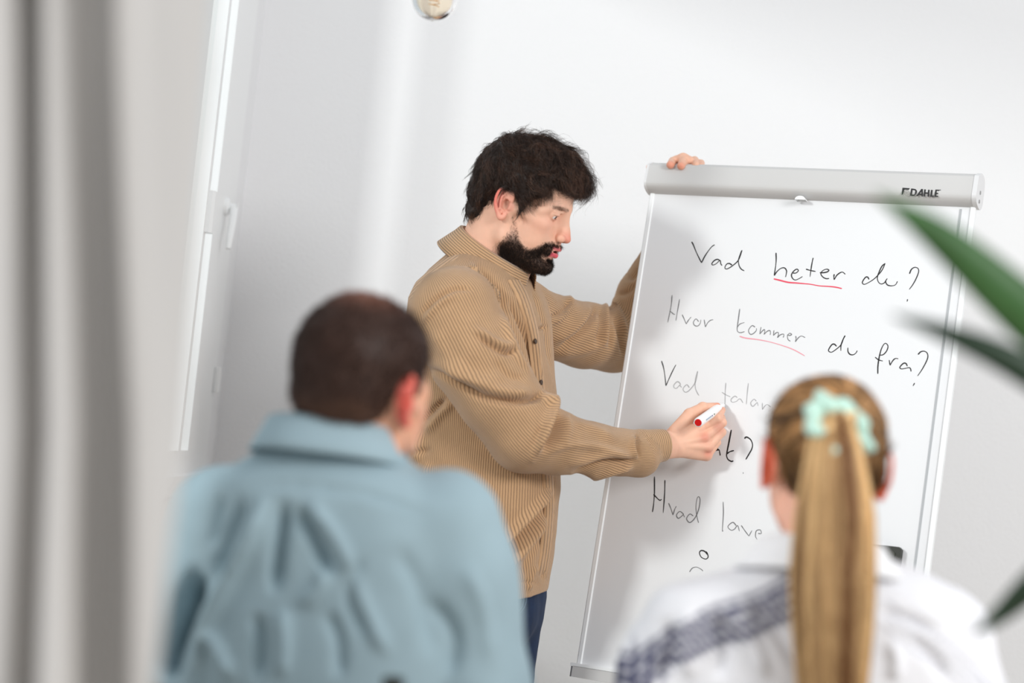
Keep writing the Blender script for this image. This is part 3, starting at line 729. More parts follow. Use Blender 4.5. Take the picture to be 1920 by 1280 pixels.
# joints
N0 = at(905, 560, 3.90); PELV = at(893, 1120, 3.93); CH = at(903, 680, 3.90)
SR, SL_ = at(853, 585, 3.735), at(975, 572, 4.07)
ER, WR = at(1000, 825, 3.725), at(1252, 834, 3.900)
EL, WL = at(1158, 640, 4.255), at(1247, 405, 4.215)
fb = unit(math.cos(R_(20))*cR-math.sin(R_(20))*cF)      # body facing
lb = unit(math.sin(R_(20))*cR+math.cos(R_(20))*cF)      # body's left
hd0, hd1 = at(855, 240, 3.86), at(1110, 540, 3.86)
def bb(pts, pad):
    P = np.array(pts); return P.min(0)-pad, P.max(0)+pad
def hand_r(G):
    """right hand closed round the marker"""
    k = .0022
    q = lambda *a: at(*a)
    Wp = WR
    G.cap(q(1225, 834, 3.885), q(1262, 834, 3.903), .027, .026, .006, flat=(cF, .72))
    mc = [q(1311, 803, 3.918), q(1320, 820, 3.914), q(1327, 837, 3.917), q(1325, 853, 3.925)]
    for p, r in zip(mc, (.0125, .0125, .012, .011)):
        a = Wp+(p-Wp)*.22
        G.cap(a, p, .017, r, .007)
    for p, r in zip(mc, (.0095, .0105, .0105, .0095)): G.ell(p-cF*.004, np.eye(3), (r, r, r), .004)   # knuckles
    G.cap(Wp+(mc[3]-Wp)*.3, mc[3]+cF*.008, .017, .011, .008)
    G.ell(q(1285, 832, 3.935), np.stack([cR, cU, cF]), (.030, .024, .017), .008)
    # palm side / thenar towards the board
    G.cap(q(1262, 820, 3.925), q(1292, 782, 3.93), .020, .0125, .008)
    # thumb
    G.chain([q(1268, 810, 3.915), q(1293, 777, 3.925), q(1317, 764, 3.938), q(1345, 761, 3.955)], [.017, .0125, .0100, .0070], .003)
    G.ell(q(1318, 763, 3.937), np.eye(3), (.0105, .0105, .0105), .003)
    # index, middle, ring, little
    G.chain([mc[0], q(1345, 785, 3.918), q(1355, 768, 3.958)], [.0105, .0090, .0062], k)
    G.chain([mc[1], q(1354, 792, 3.925), q(1352, 783, 3.968), q(1340, 786, 3.972)], [.0112, .0094, .0082, .0072], k)
    G.chain([mc[2], q(1353, 810, 3.930), q(1350, 806, 3.972), q(1336, 808, 3.972)], [.0108, .0092, .008, .007], k)
    G.chain([mc[3], q(1344, 829, 3.937), q(1342, 826, 3.970), q(1330, 826, 3.972)], [.0098, .0084, .0074, .0066], k)
    # tendons
    for p in mc[1:3]: G.cap(Wp+(p-Wp)*.45-cF*.013, p-cF*.009, .0035, .004, .006)
def hand_l(G):
    """left hand hooked over the top-left corner of the board, seen from the fingertip side"""
    q = lambda *a: at(*a)
    G.cap(q(1247, 405, 4.215), q(1250, 372, 4.215), .026, .027, .006)
    mc = [q(1262, 318, 4.215), q(1282, 316, 4.212), q(1300, 318, 4.210), q(1314, 325, 4.21)]
    for p in mc: G.cap(q(1248, 368, 4.215), p, .022, .0125, .008)
    pip = [q(1262, 303, 4.180), q(1283, 300, 4.185), q(1302, 301, 4.180), q(1314, 306, 4.175)]
    tip = [q(1257, 309, 4.128), q(1277, 311, 4.120), q(1305, 309, 4.128), q(1316, 311, 4.135)]
    G.chain([mc[0], pip[0], tip[0]], [.011, .0098, .0086], .003)
    G.chain([mc[1], pip[1], q(1282, 302, 4.150), tip[1]], [.0115, .0102, .0098, .0086], .003)
    G.chain([mc[2], pip[2], tip[2]], [.0105, .009, .0072], .003)
    G.chain([mc[3], pip[3], tip[3]], [.009, .0078, .006], .003)
    G.chain([q(1268, 300, 4.172), q(1281, 298, 4.162), q(1294, 301, 4.152)], [.010, .0125, .0095], .004)   # raised knuckle
    # thumb along the left edge of the bar
    G.chain([q(1240, 360, 4.205), q(1226, 335, 4.19), q(1220, 314, 4.186), q(1221, 313, 4.172)], [.015, .012, .0092, .0085], .003)
nk = Vector(H1.p(-40, 0, -100))
lo, hi = bb([hd0, hd1, SR, SL_, ER, WR, EL, WL, PELV], .16); lo[2] = -0.02
hv_ = [H1.p(x, y, z) for x in (-100, 122) for y in (-84, 84) for z in (-112, 124)]
f1 = (*bb(hv_, .004), .00185)
fe = (*bb([H1.p(x, y, z) for x in (78, 94) for y in (-46, -17) for z in (2, 20)], .001), .0009)
f2 = (*bb([at(1225, 870, 3.87), at(1366, 745, 3.99)], .002), .0017)
f3 = (*bb([at(1205, 400, 4.11), at(1330, 285, 4.24)], .004), .0024)
G = Field(lo, hi, .0095, (f1, f2, f3, fe))
head_sdf(G, H1)
NB = at(893, 545, 3.90)
G.cap(H1.p(-22, 0, -25), NB, .060, .066, .02)
G.cap(H1.p(30, 0, -78), at(936, 560, 3.895), .036, .044, .02)
E3 = np.stack([fb, lb, cU])
G.ell(at(900, 640, 3.9), E3, (.105, .165, .13), .03)
G.ell(at(900, 800, 3.9), E3, (.10, .150, .2), .04)
G.ell(at(893, 1010, 3.92), E3, (.105, .155, .17), .04)
G.cap(SR, SL_, .055, .055, .04)
G.cap(SR, ER, .050, .038, .02); G.cap(ER, at(1150, 845, 3.835), .036, .032, .01); G.cap(at(1150, 845, 3.835), WR, .030, .026, .01)
G.cap(SL_, EL, .045, .036, .02); G.cap(EL, at(1196, 590, 4.265), .036, .034, .01); G.cap(at(1196, 590, 4.265), at(1240, 480, 4.245), .034, .03, .01); G.cap(at(1240, 480, 4.245), WL, .030, .025, .01)
hand_r(G); hand_l(G)
# legs and feet
hipR = PELV-lb*.085; hipL = PELV+lb*.085
dn = np.array([0, 0, 1.0])
footR = np.array([*(at(925, 1150, 3.86)[:2]), .09]); footL = np.array([*(at(935, 1150, 4.06)[:2]), .09])
for h_, f_ in ((hipR, footR), (hipL, footL)):
    kn = (h_+f_)/2+fb*.02; G.cap(h_, kn, .085, .058, .03); G.cap(kn, f_, .056, .038, .01)
    G.cap(f_-np.array([0, 0, .045]), f_+fb*.16-np.array([0, 0, .055]), .036, .03, .02)
V, F = G.surface(); del G
NRM = vnormals(V, F); L0 = H1.loc(V); bm0 = beard_mask(L0)*(L0[:, 0] > -60)*(L0[:, 2] > -135)*(np.abs(L0[:, 1]) < 95)*(L0[:, 0] < 130)
V = V+NRM*(bm0*sm(-45, -85, L0[:, 2])*.0025+bm0*sm(-30, -45, L0[:, 2])*sm(86, 95, L0[:, 0])*.002)[:, None]
C = np.tile(SK, (len(V), 1)); L = head_colours(V, H1, C)
hm = (L[:, 0] > -60) & (L[:, 2] > -135) & (np.abs(L[:, 1]) < 95) & (L[:, 0] < 130)
bm = beard_mask(L)*hm
x, y, z = L.T; ay = np.abs(y)
brow = np.exp(-(((z-(27.5-.006*(ay-24)**2))/3.2)**2))*sm(8, 13, ay)*sm(52, 42, ay)*(x > 66)
lash = np.exp(-(((z-11.2)/1.1)**2))*sm(18, 22, ay)*sm(46, 42, ay)*(x > 78)*.5
scalp = sm(52, 62, z+np.clip(-x+70, 0, 60)*.55)*hm
bn_ = .75+.25*vnoise(V*900)
paint(C, L, np.clip(bm**1.5*bn_*1.25, 0, 1)*.93, DK); paint(C, L, brow*.42*hm, s2l(60, 40, 32)); paint(C, L, lash*hm, s2l(70, 40, 34))
paint(C, L, scalp, DK)
dK = lambda p, r: np.exp(-(((V-p)**2).sum(1)/r**2))
for p in (at(1322, 820, 3.9), at(1329, 849, 3.91), at(1345, 800, 3.92)): paint(C, L, .55*dK(p, .012), SKR)
for p in (at(1347, 759, 3.95), at(1257, 309, 4.12), at(1277, 311, 4.11), at(1218, 306, 4.14)): paint(C, L, .5*dK(p, .012), s2l(222, 110, 84))
body = mesh('body', V, F, MAT['skin'], man, True, col=C)
NRM = vnormals(V, F)
# eyes
eyew = material('eye_white', s2l(232, 222, 218), .15); iris = material('iris_brown', s2l(58, 34, 24), .12)
def uvs(c, E, r, nu=20, nv=14):
    V = []; 
    for i in range(nv+1):
        t = math.pi*i/nv
        for j in range(nu):
            a = 2*math.pi*j/nu; V.append(np.asarray(c)+E[0]*r[0]*math.cos(t)+E[1]*r[1]*math.sin(t)*math.cos(a)+E[2]*r[2]*math.sin(t)*math.sin(a))
    return np.array(V), grid_faces(nv+1, nu, False, True)
for sg in (-1, 1):
    gz = unit(H1.x*.90-H1.z*.34-H1.y*.34); Eg = np.stack([gz, H1.y, np.cross(gz, H1.y)])
    v_, f_ = uvs(H1.p(78, sg*31, 12), Eg, np.array([12.3]*3)*H1.s); e_ = mesh('eye', v_, f_, eyew, man)
    v_, f_ = uvs(H1.p(78, sg*31, 12)+gz*2.0*H1.s, Eg, np.array([10.58]*3)*H1.s); mesh('iris', v_, f_, iris, man)
# beard hairs
w_ = bm*np.where(F.size, 1, 1); idx = np.where((bm > .08))[0]
pr = bm[idx]**1.2*(np.linalg.norm(V[idx]-V[idx], axis=1)+1); pr /= pr.sum()
def hairs(idx, prob, n, length, lie, rad, m=5, curl=0.0, down=None, seed=1, Vv=None, Nn=None, jit=.0012, kink=0):
    r = np.random.default_rng(seed); c = r.choice(idx, n, p=prob)
    P0 = Vv[c]+r.normal(0, jit, (n, 3)); Nn = Nn[c]
    P0 = P0-Nn*((P0-Vv[c])*Nn).sum(1)[:, None]
    D = down(P0) if callable(down) else np.tile(down, (n, 1))
    D = D-Nn*(D*Nn).sum(1)[:, None]; D /= np.linalg.norm(D, axis=1)[:, None]+1e-9
    D = D*lie+Nn*(1-lie)+r.normal(0, .22, (n, 3)); D /= np.linalg.norm(D, axis=1)[:, None]
    ln = length*r.uniform(.6, 1.25, n); t = np.linspace(0, 1, m)
    B = r.normal(0, 1, (n, 3)); B -= D*(B*D).sum(1)[:, None]; B /= np.linalg.norm(B, axis=1)[:, None]
    return P0[:, None]-Nn[:, None]*.0005+D[:, None]*(ln[:, None, None]*t[None, :, None])+B[:, None]*(curl*ln[:, None, None]*(t**2)[None, :, None]), c
dd_ = -H1.z*.8+H1.x*.25
Pb, cidx = hairs(idx, pr, 17000, .0068, .62, 1, m=4, curl=.35, down=dd_, seed=3, Vv=V, Nn=NRM)
strands('beard', Pb, rng.uniform(.00010, .00022, len(Pb)), MAT['hair'], man)
ib = np.where((brow > .3) & hm)[0]; Pe, _ = hairs(ib, np.ones(len(ib))/len(ib), 480, .0070, .9, 1, m=4, curl=.1, down=lambda P: np.sign((H1.loc(P)[:, 1]))[:, None]*H1.y*.8-H1.x*.5+H1.z*.1, seed=5, Vv=V, Nn=NRM, jit=.0008)
_sd = ((Pe[:, 0]-H1.o)@H1.y) > 0
for _m in (_sd, ~_sd): strands('eyebrow', Pe[_m], np.full(int(_m.sum()), .00013), MAT['hair'], man)

# hair: dark base volume, then curls
hp = H1.p; s = H1.s
G = Field(*bb([hp(x, y, z) for x in (-120, 130) for y in (-110, 110) for z in (-60, 160)], .01), .0036)
EH = H1.E
def he(c, r, k=10, op='u'): G.ell(hp(*c), EH, np.array(r)*s, k*s, op)
he((-12, 0, 54), (90, 82, 80), 6)
he((40, 0, 82), (60, 66, 44), 14); he((70, 0, 80), (38, 50, 30), 14)
he((-52, 0, 10), (48, 66, 56), 14); he((-60, 0, -29), (30, 52, 28), 12)
he((28, 0, 112), (50, 50, 28), 12); he((0, -40, 104), (60, 46, 30), 12); he((0, 40, 108), (60, 46, 30), 12)
for sg in (-1, 1):
    he((22, sg*62, 52), (44, 20, 34), 12); he((30, sg*68, 26), (18, 11, 26), 8)
    G.cap(hp(30, sg*70, 20), hp(27, sg*70, -8), 8*s, 4*s, 8*s)
    G.ell(hp(-6, sg*84, 4), EH, np.array((26, 24, 34))*s, 8*s, 's')
he((98, 0, 10), (38, 60, 39), 10, 's'); he((78, -62, -2), (48, 30, 46), 8, 's'); he((78, 62, -2), (48, 30, 46), 8, 's')
he((20, 0, -70), (70, 100, 50), 8, 's')
Vh, Fh = G.surface(); del G
Vh = relax(Vh, Fh, 1); Ns = vnormals(relax(Vh, Fh, 6), Fh)
Vh = Vh+Ns*(vnoise(Vh*55)*.0045+vnoise(Vh*120, 3)*.0025)[:, None]; Nh = Ns
mesh('hair', Vh, Fh, MAT['hair'], man)
def locks(n, kids, seed, size, lmin, lmax, filt, rad=(.00012, .00026), spread=.0032, flow=1.0, turns=(2.2, 5.0), lift=.0015, sink=.08):
    """wavy locks: guide curls with a bundle of strands round each"""
    r = np.random.default_rng(seed); Lh = H1.loc(Vh); ok = np.where(filt(Lh))[0]; c = r.choice(ok, n)
    P0 = Vh[c]; N_ = Nh[c]; m = 15; t = np.linspace(0, 1, m)
    Lr = H1.loc(P0); D = Lr-np.array([-45, 0, 112]); D[:, 0] += 10
    D = D/np.linalg.norm(D, axis=1)[:, None]; D = D@H1.E
    D -= N_*(D*N_).sum(1)[:, None]*.97; D = D/(np.linalg.norm(D, axis=1)[:, None]+1e-9)+r.normal(0, .22, (n, 3))*flow; D /= np.linalg.norm(D, axis=1)[:, None]
    B = np.cross(D, N_); B /= np.linalg.norm(B, axis=1)[:, None]+1e-9; N2 = np.cross(B, D)
    ln = r.uniform(lmin, lmax, n); cs = size*r.uniform(.45, 1.4, n); ph = r.uniform(0, 6.28, n); w0 = r.uniform(*turns, n)*np.where(r.random(n) < .5, 1, -1)
    rep = lambda a: np.repeat(a, kids, axis=0)
    P0, N_, D, B, N2, ln, cs, ph, w0 = map(rep, (P0, N_, D, B, N2, ln, cs, ph, w0)); k = n*kids
    P0 = P0+B*r.normal(0, spread, k)[:, None]+D*r.normal(0, spread*1.4, k)[:, None]+N_*r.uniform(-.001, .0012, k)[:, None]
    ln = ln*r.uniform(.72, 1.12, k); ph = ph+r.normal(0, .22, k); w0 = w0*r.uniform(.93, 1.07, k)
    a = ph[:, None]+w0[:, None]*t[None]; env = np.minimum(1, t*2.2)[None]
    P = P0[:, None]+D[:, None]*(ln[:, None, None]*t[None, :, None])+N_[:, None]*(lift-(ln[:, None, None]*t[None, :, None])**2/(2*sink))
    P = P+B[:, None]*(cs[:, None]*env*(np.cos(a)-np.cos(ph)[:, None]))[..., None]+N2[:, None]*(cs[:, None]*env*(np.sin(a)-np.sin(ph)[:, None])*.75)[..., None]
    col = np.array(s2l(60, 41, 31))*rep(r.uniform(.4, 1.0, n)+1.5*(r.random(n) < .22))[:, None]*r.uniform(.8, 1.3, k)[:, None]
    return P, r.uniform(*rad, k), col
MAT['curl'] = material('hair_curls', attr=True, rough=.34, spec=.5)
allf = lambda L: (L[:, 2] > -46)
backf = lambda L: (L[:, 0] < 0) & (L[:, 2] > -46)
topf = lambda L: (L[:, 0] > -30) & (L[:, 2] > 80)
fr = lambda L: (L[:, 0] > 62) & (L[:, 2] > 44)
LK = [locks(640, 15, 11, .0042, .030, .050, lambda L: (L[:, 2] > -20) & (L[:, 0] > -62) & ~((np.abs(L[:, 1]) > 50) & (L[:, 2] < 34) & (L[:, 0] > -30)), turns=(3.5, 7.5), sink=.075), locks(380, 12, 14, .0030, .016, .028, lambda L: (L[:, 0] < -28) & (L[:, 2] > -56), turns=(3, 6), sink=.042, lift=.0003),
      locks(330, 12, 19, .0034, .018, .034, lambda L: (np.abs(L[:, 1]) > 42) & (L[:, 2] > 14) & (L[:, 2] < 100), turns=(3, 7), sink=.09, lift=.0018, spread=.0042),
      locks(90, 12, 17, .0016, .012, .022, lambda L: (np.abs(L[:, 1]) > 50) & (L[:, 2] < 40) & (L[:, 2] > -6) & (L[:, 0] > 4), turns=(1, 2.5), sink=.08, lift=.0006, spread=.002, flow=.4),
      locks(210, 9, 12, .0078, .030, .054, topf, lift=.004, sink=.11, turns=(3.5, 7.5)), locks(210, 8, 13, .0085, .026, .054, fr, (.00011, .0002), sink=.13, turns=(4, 8.5), lift=.004),
      locks(420, 1, 15, .0075, .03, .05, topf, (.00008, .00014), lift=.004, sink=.12, turns=(3, 8))]
strands('curls', np.concatenate([a[0] for a in LK]), np.concatenate([a[1] for a in LK]), MAT['curl'], man, col=np.concatenate([a[2] for a in LK]))
# ------------------------------------------------------------------ the standing man's clothes
RIB = .0054
TAN = s2l(197, 158, 120)
MAT['cord'] = material('tan_corduroy', TAN, .85, stripes=(.42, 1.0), noise=(26, .07), sheen=.25, spec=.2)
def chain_dist(V, P, r):
    P = np.asarray(P); best = np.full(len(V), 9.0); arc = np.zeros(len(V)); seg = np.zeros(len(V), int); acc = 0
    for i in range(len(P)-1):
        ab = P[i+1]-P[i]; L = np.linalg.norm(ab); t = np.clip(((V-P[i])@ab)/L**2, 0, 1)
        d = np.linalg.norm(V-P[i]-t[:, None]*ab, axis=1)-(r[i]+(r[i+1]-r[i])*t)
        b = d < best; best[b] = d[b]; arc[b] = (acc+t*L)[b]; seg[b] = i; acc += L
    return best, arc
def around(V, P, ref):
    """angle about a bent chain axis, with a smoothly turning reference"""
    P = catmull(P, 60); T = np.gradient(P, axis=0); T /= np.linalg.norm(T, axis=1)[:, None]
    r0 = unit(ref-T[0]*(ref@T[0])); Rf = [r0]
    for i in range(1, 60): Rf.append(unit(Rf[-1]-T[i]*(Rf[-1]@T[i])))
    Rf = np.array(Rf); S = np.cross(T, Rf)
    out = np.zeros(len(V))
    for a in range(0, len(V), 20000):
        v = V[a:a+20000]; D = ((v[:, None]-P[None])**2).sum(2); i = D.argmin(1); q = v-P[i]
        out[a:a+20000] = np.arctan2((q*S[i]).sum(1), (q*Rf[i]).sum(1))
    return out
def creases(V, N, lines, face=cF, mask=None):
    """raise ridges (amp>0) and press valleys (amp<0) along polylines given where they are seen; only on the near side"""
    px, py, d = pix(V); vis = (-(N@face)) > -.15
    out = np.zeros(len(V))
    for pts, wd, amp in lines:
        Q = catmull(pts, 24); best = np.full(len(V), 1e9); tt = np.zeros(len(V))
        box = (px > Q[:, 0].min()-3*wd) & (px < Q[:, 0].max()+3*wd) & (py > Q[:, 1].min()-3*wd) & (py < Q[:, 1].max()+3*wd) & vis
        if mask is not None: box &= mask
        ii = np.where(box)[0]
        if not len(ii): continue
        for k in range(23):
            a, b = Q[k], Q[k+1]; ab = b-a; L2 = ab@ab+1e-9
            t = np.clip(((px[ii]-a[0])*ab[0]+(py[ii]-a[1])*ab[1])/L2, 0, 1)
            dd = np.hypot(px[ii]-a[0]-t*ab[0], py[ii]-a[1]-t*ab[1])
            m = dd < best[ii]; best[ii[m]] = dd[m]; tt[ii[m]] = ((k+t)/23)[m]
        prof = np.exp(-(best[ii]/wd)**2)*np.clip(np.minimum(tt[ii], 1-tt[ii])*5, 0, 1)
        out[ii] += amp*prof
    return out
fold_gain = 2.1
class Garment:
    def __init__(s, lo, hi, step): s.G = Field(lo, hi, step)
    def finish(s, name, mat, parent, groups, lines, cutters=(), noise=(9, .003, 30, .0012), label_uv=None, colour=None, clamp=None):
        V, F = s.G.surface(); V = relax(V, F, 1); N = vnormals(V, F)
        px, py, d = pix(V)
        D = np.stack([g(V) for g in groups], 1) if groups else np.zeros((len(V), 1)); gid = D.argmin(1)
        disp = vnoise(V*noise[0], 4)*noise[1]+vnoise(V*noise[2], 9)*noise[3]
        for ln, gm in lines: disp += fold_gain*creases(V, N, [(p, w*.8, a) for p, w, a in ln], mask=None if gm is None else np.isin(gid, gm))
        V = V+N*disp[:, None]
        if clamp is not None: V = clamp(V)
        keep = np.ones(len(F), bool); fc = V[F].mean(1)
        for c in cutters: keep &= ~c(fc, N[F].mean(1))
        F = F[keep]; uv = None
        if label_uv: uv = label_uv(V, F, gid)
        C = colour(V, gid) if colour is not None else None
        o = mesh(name, V, F, mat, parent, True, uv=uv, col=C); s.V, s.N, s.gid = V, N, gid
        return o
# torso rings: seen left/right outline at each height, half depth across the shoulders
RG = [(462, 862, 930, .055), (478, 840, 955, .080), (505, 808, 985, .130), (530, 786, 1003, .170), (560, 772, 1020, .192), (600, 768, 1033, .205), (660, 768, 1038, .190), (700, 768, 1040, .175),
      (760, 768, 1040, .165), (820, 757, 1043, .162), (880, 744, 1046, .165), (920, 738, 1046, .168), (1000, 742, 1038, .175), (1060, 750, 1030, .178), (1112, 757, 1022, .180), (1180, 762, 1016, .180)]
_h = []; _cx = []; _rf = []; _rs = []
for py, l, r_, rs in RG:
    E_ = (r_-l)/2*3.90/FPX; c = at((l+r_)/2, py, 3.905); _h.append((c-CAMP)@cU); _cx.append((c-CAMP)@cR)
    _rs.append(rs); _rf.append(math.sqrt(max(E_**2-(math.sin(R_(20))*rs)**2, .0016))/math.cos(R_(20)))
o_ = np.argsort(_h); _h, _cx, _rf, _rs = [np.array(a)[o_] for a in (_h, _cx, _rf, _rs)]
htop, hbot = _h[-1], (at(900, 1110, 3.905)-CAMP)@cU
def tor(X, Y, Z):
    qx, qy, qz = X-CAMP[0], Y-CAMP[1], Z-CAMP[2]
    h = qx*cU[0]+qy*cU[1]+qz*cU[2]; r = qx*cR[0]+qy*cR[1]+qz*cR[2]; f = qx*cF[0]+qy*cF[1]+qz*cF[2]-3.905
    # the hem dips a little towards the front
    cx = np.interp(h, _h, _cx); rf = np.interp(h, _h, _rf); rs = np.interp(h, _h, _rs); r = r-cx
    ca, sa = math.cos(R_(20)), math.sin(R_(20)); e1 = r*ca-f*sa; e2 = r*sa+f*ca
    q = (np.abs(e1/rf)**2.3+np.abs(e2/rs)**2.3)**(1/2.3)
    d = (q-1)*np.minimum(rf, rs)*.95
    return np.maximum(np.maximum(d, h-htop), hbot-h)
SRc = [at(*p) for p in ((850, 592, 3.735), (888, 665, 3.722), (935, 745, 3.715), (984, 811, 3.722), (1040, 828, 3.752), (1100, 838, 3.795), (1160, 847, 3.84), (1198, 849, 3.863), (1207, 840, 3.870))]
SRr = [.082, .086, .080, .076, .062, .0505, .0475, .0465, .036]
SLc = [at(*p) for p in ((985, 590, 4.06), (1040, 612, 4.12), (1100, 630, 4.19), (1152, 640, 4.25), (1194, 608, 4.265), (1210, 552, 4.26), (1240, 488, 4.245), (1250, 440, 4.23), (1250, 425, 4.225))]
SLr = [.066, .066, .068, .069, .064, .060, .046, .038, .036]
lo, hi = bb(SRc+SLc+[at(740, 1120, 3.75), at(740, 900, 4.1), at(1050, 460, 4.1)], .11)
gm = Garment(lo, hi, .0040)
gm.G.put(lo, hi, tor, .004)
gm.G.chain(SRc, SRr, .006); gm.G.chain(SLc, SLr, .008)
gm.G.cap(at(880, 520, 3.86), at(856, 575, 3.76), .05, .075, .03)
gm.G.cap(at(930, 530, 3.95), at(980, 580, 4.05), .05, .06, .03)
cuffR = [at(1203, 838, 3.868), at(1245, 835, 3.894)]; cuffL = [at(1250, 430, 4.228), at(1250, 392, 4.215)]
gm.G.cap(*cuffR, .0385, .0330, .003); gm.G.cap(*cuffL, .038, .034, .003)
e1c = unit(.78*cR-.55*cU-.24*cF); e2c = unit(lb-e1c*(lb@e1c)); nc = np.cross(e1c, e2c); nc = nc if nc@cU > 0 else -nc
Cc = at(921, 489, 3.89)
Ec = np.stack([e1c, e2c, nc])
gm.G.ell(Cc+nc*.095-e1c*.022, Ec, (.116, .108, .108), .012, 's')
torV = lambda V: tor(V[:, 0], V[:, 1], V[:, 2])
axT = at(900, 480, 3.905)
def yoke(V):
    px, py, d = pix(V); e2 = (V-axT)@lb
    return np.where((py < 560-(px-790)*.0) & (torV(V) < .012) & (np.abs(e2) < .185) & ((px < 860) & (py < 480+(868-px)*1.05)), torV(V)-.01, 9.0)
grp = [torV, lambda V: chain_dist(V, SRc, SRr)[0], lambda V: chain_dist(V, SLc, SLr)[0],
       lambda V: chain_dist(V, cuffR, [.0385, .033])[0]-.002, lambda V: chain_dist(V, cuffL, [.038, .034])[0]-.002, yoke]
def cord_uv(V, F, gid):
    aR = around(V, SRc, cR)*.078/RIB; aL = around(V, SLc, cU)*.074/RIB
    q = V-CAMP; h = q@cU; r = q@cR-np.interp(h, _h, _cx); f = q@cF-3.905; e1 = r*math.cos(R_(20))-f*math.sin(R_(20)); e2 = r*math.sin(R_(20))+f*math.cos(R_(20))
    aT = np.arctan2(e2/1.35, e1)*.165/RIB
    cr_ = ((V-cuffR[0])@unit(cuffR[1]-cuffR[0]))/.0048; cl_ = ((V-cuffL[0])@unit(cuffL[1]-cuffL[0]))/.0048
    yk = (V@(.62*cR-.78*cU))/RIB
    U = np.stack([aT, aR, aL, cr_, cl_, yk], 1); fg = gid[F]; fgr = np.where((fg[:, 0] == fg[:, 1]) | (fg[:, 0] == fg[:, 2]), fg[:, 0], fg[:, 1])
    per = np.array([2*math.pi*.165/RIB, 2*math.pi*.078/RIB, 2*math.pi*.074/RIB, 1e9, 1e9, 1e9])
    u = U[F, fgr[:, None]]; p = per[fgr][:, None]
    u = u-np.round((u-u[:, :1])/p)*p
    return np.stack([u, np.zeros_like(u)], -1).reshape(-1, 2)
Zm = lambda pts: [(720+x/2.56, 400+y/2.56) for x, y in pts]
Zh = lambda pts: [(700+x/3.048, 860+y/3.048) for x, y in pts]
arm_lines = [
 (Zm([(200, 740), (330, 800), (480, 880), (640, 905), (740, 880), (752, 850)]), 7, -.0085), (Zm([(230, 700), (360, 765), (500, 835), (640, 860), (715, 850)]), 13, .0065),
 (Zm([(430, 575), (560, 660), (630, 668)]), 6, -.006), (Zm([(420, 545), (550, 625), (620, 640)]), 10, .005),
 (Zm([(330, 690), (450, 790), (560, 800)]), 12, .004), (Zm([(520, 700), (600, 780), (690, 790)]), 10, -.003),
 (Zm([(745, 850), (795, 900), (808, 940), (790, 1000), (745, 1100), (700, 1200)]), 8, .010), (Zm([(770, 1010), (735, 1090), (715, 1190)]), 6, -.004),
 (Zm([(815, 950), (838, 1010), (820, 1080), (760, 1150)]), 8, -.010), (Zm([(860, 960), (880, 1040), (850, 1120)]), 12, .004),
 (Zm([(900, 1000), (1000, 1030), (1120, 1090)]), 10, .003), (Zm([(760, 1150), (900, 1110), (1060, 1130), (1190, 1180)]), 8, .004),
 (Zm([(900, 1245), (1050, 1195), (1225, 1190)]), 6, -.007), (Zm([(880, 1210), (1050, 1160), (1210, 1160)]), 9, .004), (Zm([(950, 1265), (1090, 1235), (1200, 1215)]), 7, .006),
 (Zm([(1200, 1060), (1195, 1120), (1215, 1180)]), 5, .004), (Zm([(1222, 1035), (1222, 1110), (1228, 1180)]), 3.5, -.004),
 (Zm([(560, 470), (590, 560), (640, 680), (720, 780)]), 7, .005), (Zm([(170, 500), (240, 420), (340, 365), (430, 370)]), 5, -.0035), (Zm([(190, 530), (260, 445), (350, 390)]), 6, .003),
 (Zm([(240, 560), (300, 680), (420, 860)]), 16, .003)]
tor_lines = [
 (Zh([(1020, 170), (870, 330), (680, 560)]), 9, .009), (Zh([(990, 330), (880, 480), (720, 670)]), 9, .008), (Zh([(1010, 260), (860, 420), (700, 600)]), 8, -.006),
 (Zh([(985, 430), (900, 560), (830, 690)]), 8, -.004), (Zh([(940, 600), (900, 680), (880, 760)]), 6, .004), (Zh([(600, 100), (640, 300), (600, 450)]), 20, .003),
 (Zh([(320, 20), (260, 120), (140, 130)]), 9, .005), (Zh([(300, 100), (350, 170), (420, 200)]), 8, .003),
 (Zm([(300, 885), (230, 950), (160, 1010)]), 6, -.006), (Zm([(340, 900), (270, 970), (200, 1060)]), 9, .005),
 (Zm([(600, 400), (640, 500), (700, 640), (745, 860)]), 5, -.006), (Zm([(640, 380), (690, 520), (735, 700), (760, 850)]), 6, .0035), (Zm([(700, 330), (745, 450), (790, 600), (812, 800)]), 5, -.004),
 (Zm([(735, 552), (790, 543)]), 3, -.005), (Zm([(430, 250), (520, 330), (570, 400), (600, 500)]), 8, -.007), (Zm([(400, 240), (500, 340), (560, 440)]), 8, .005),
 (Zh([(430, 60), (425, 200), (430, 330)]), 3, -.0025), (Zh([(1030, 100), (1010, 300), (975, 560), (965, 700)]), 4, -.009), (Zh([(700, 690), (850, 700), (960, 715)]), 3, -.0022),
 (Zm([(120, 1000), (170, 1090), (150, 1200)]), 10, .006), (Zm([(80, 1120), (140, 1150), (230, 1130)]), 7, -.004)]
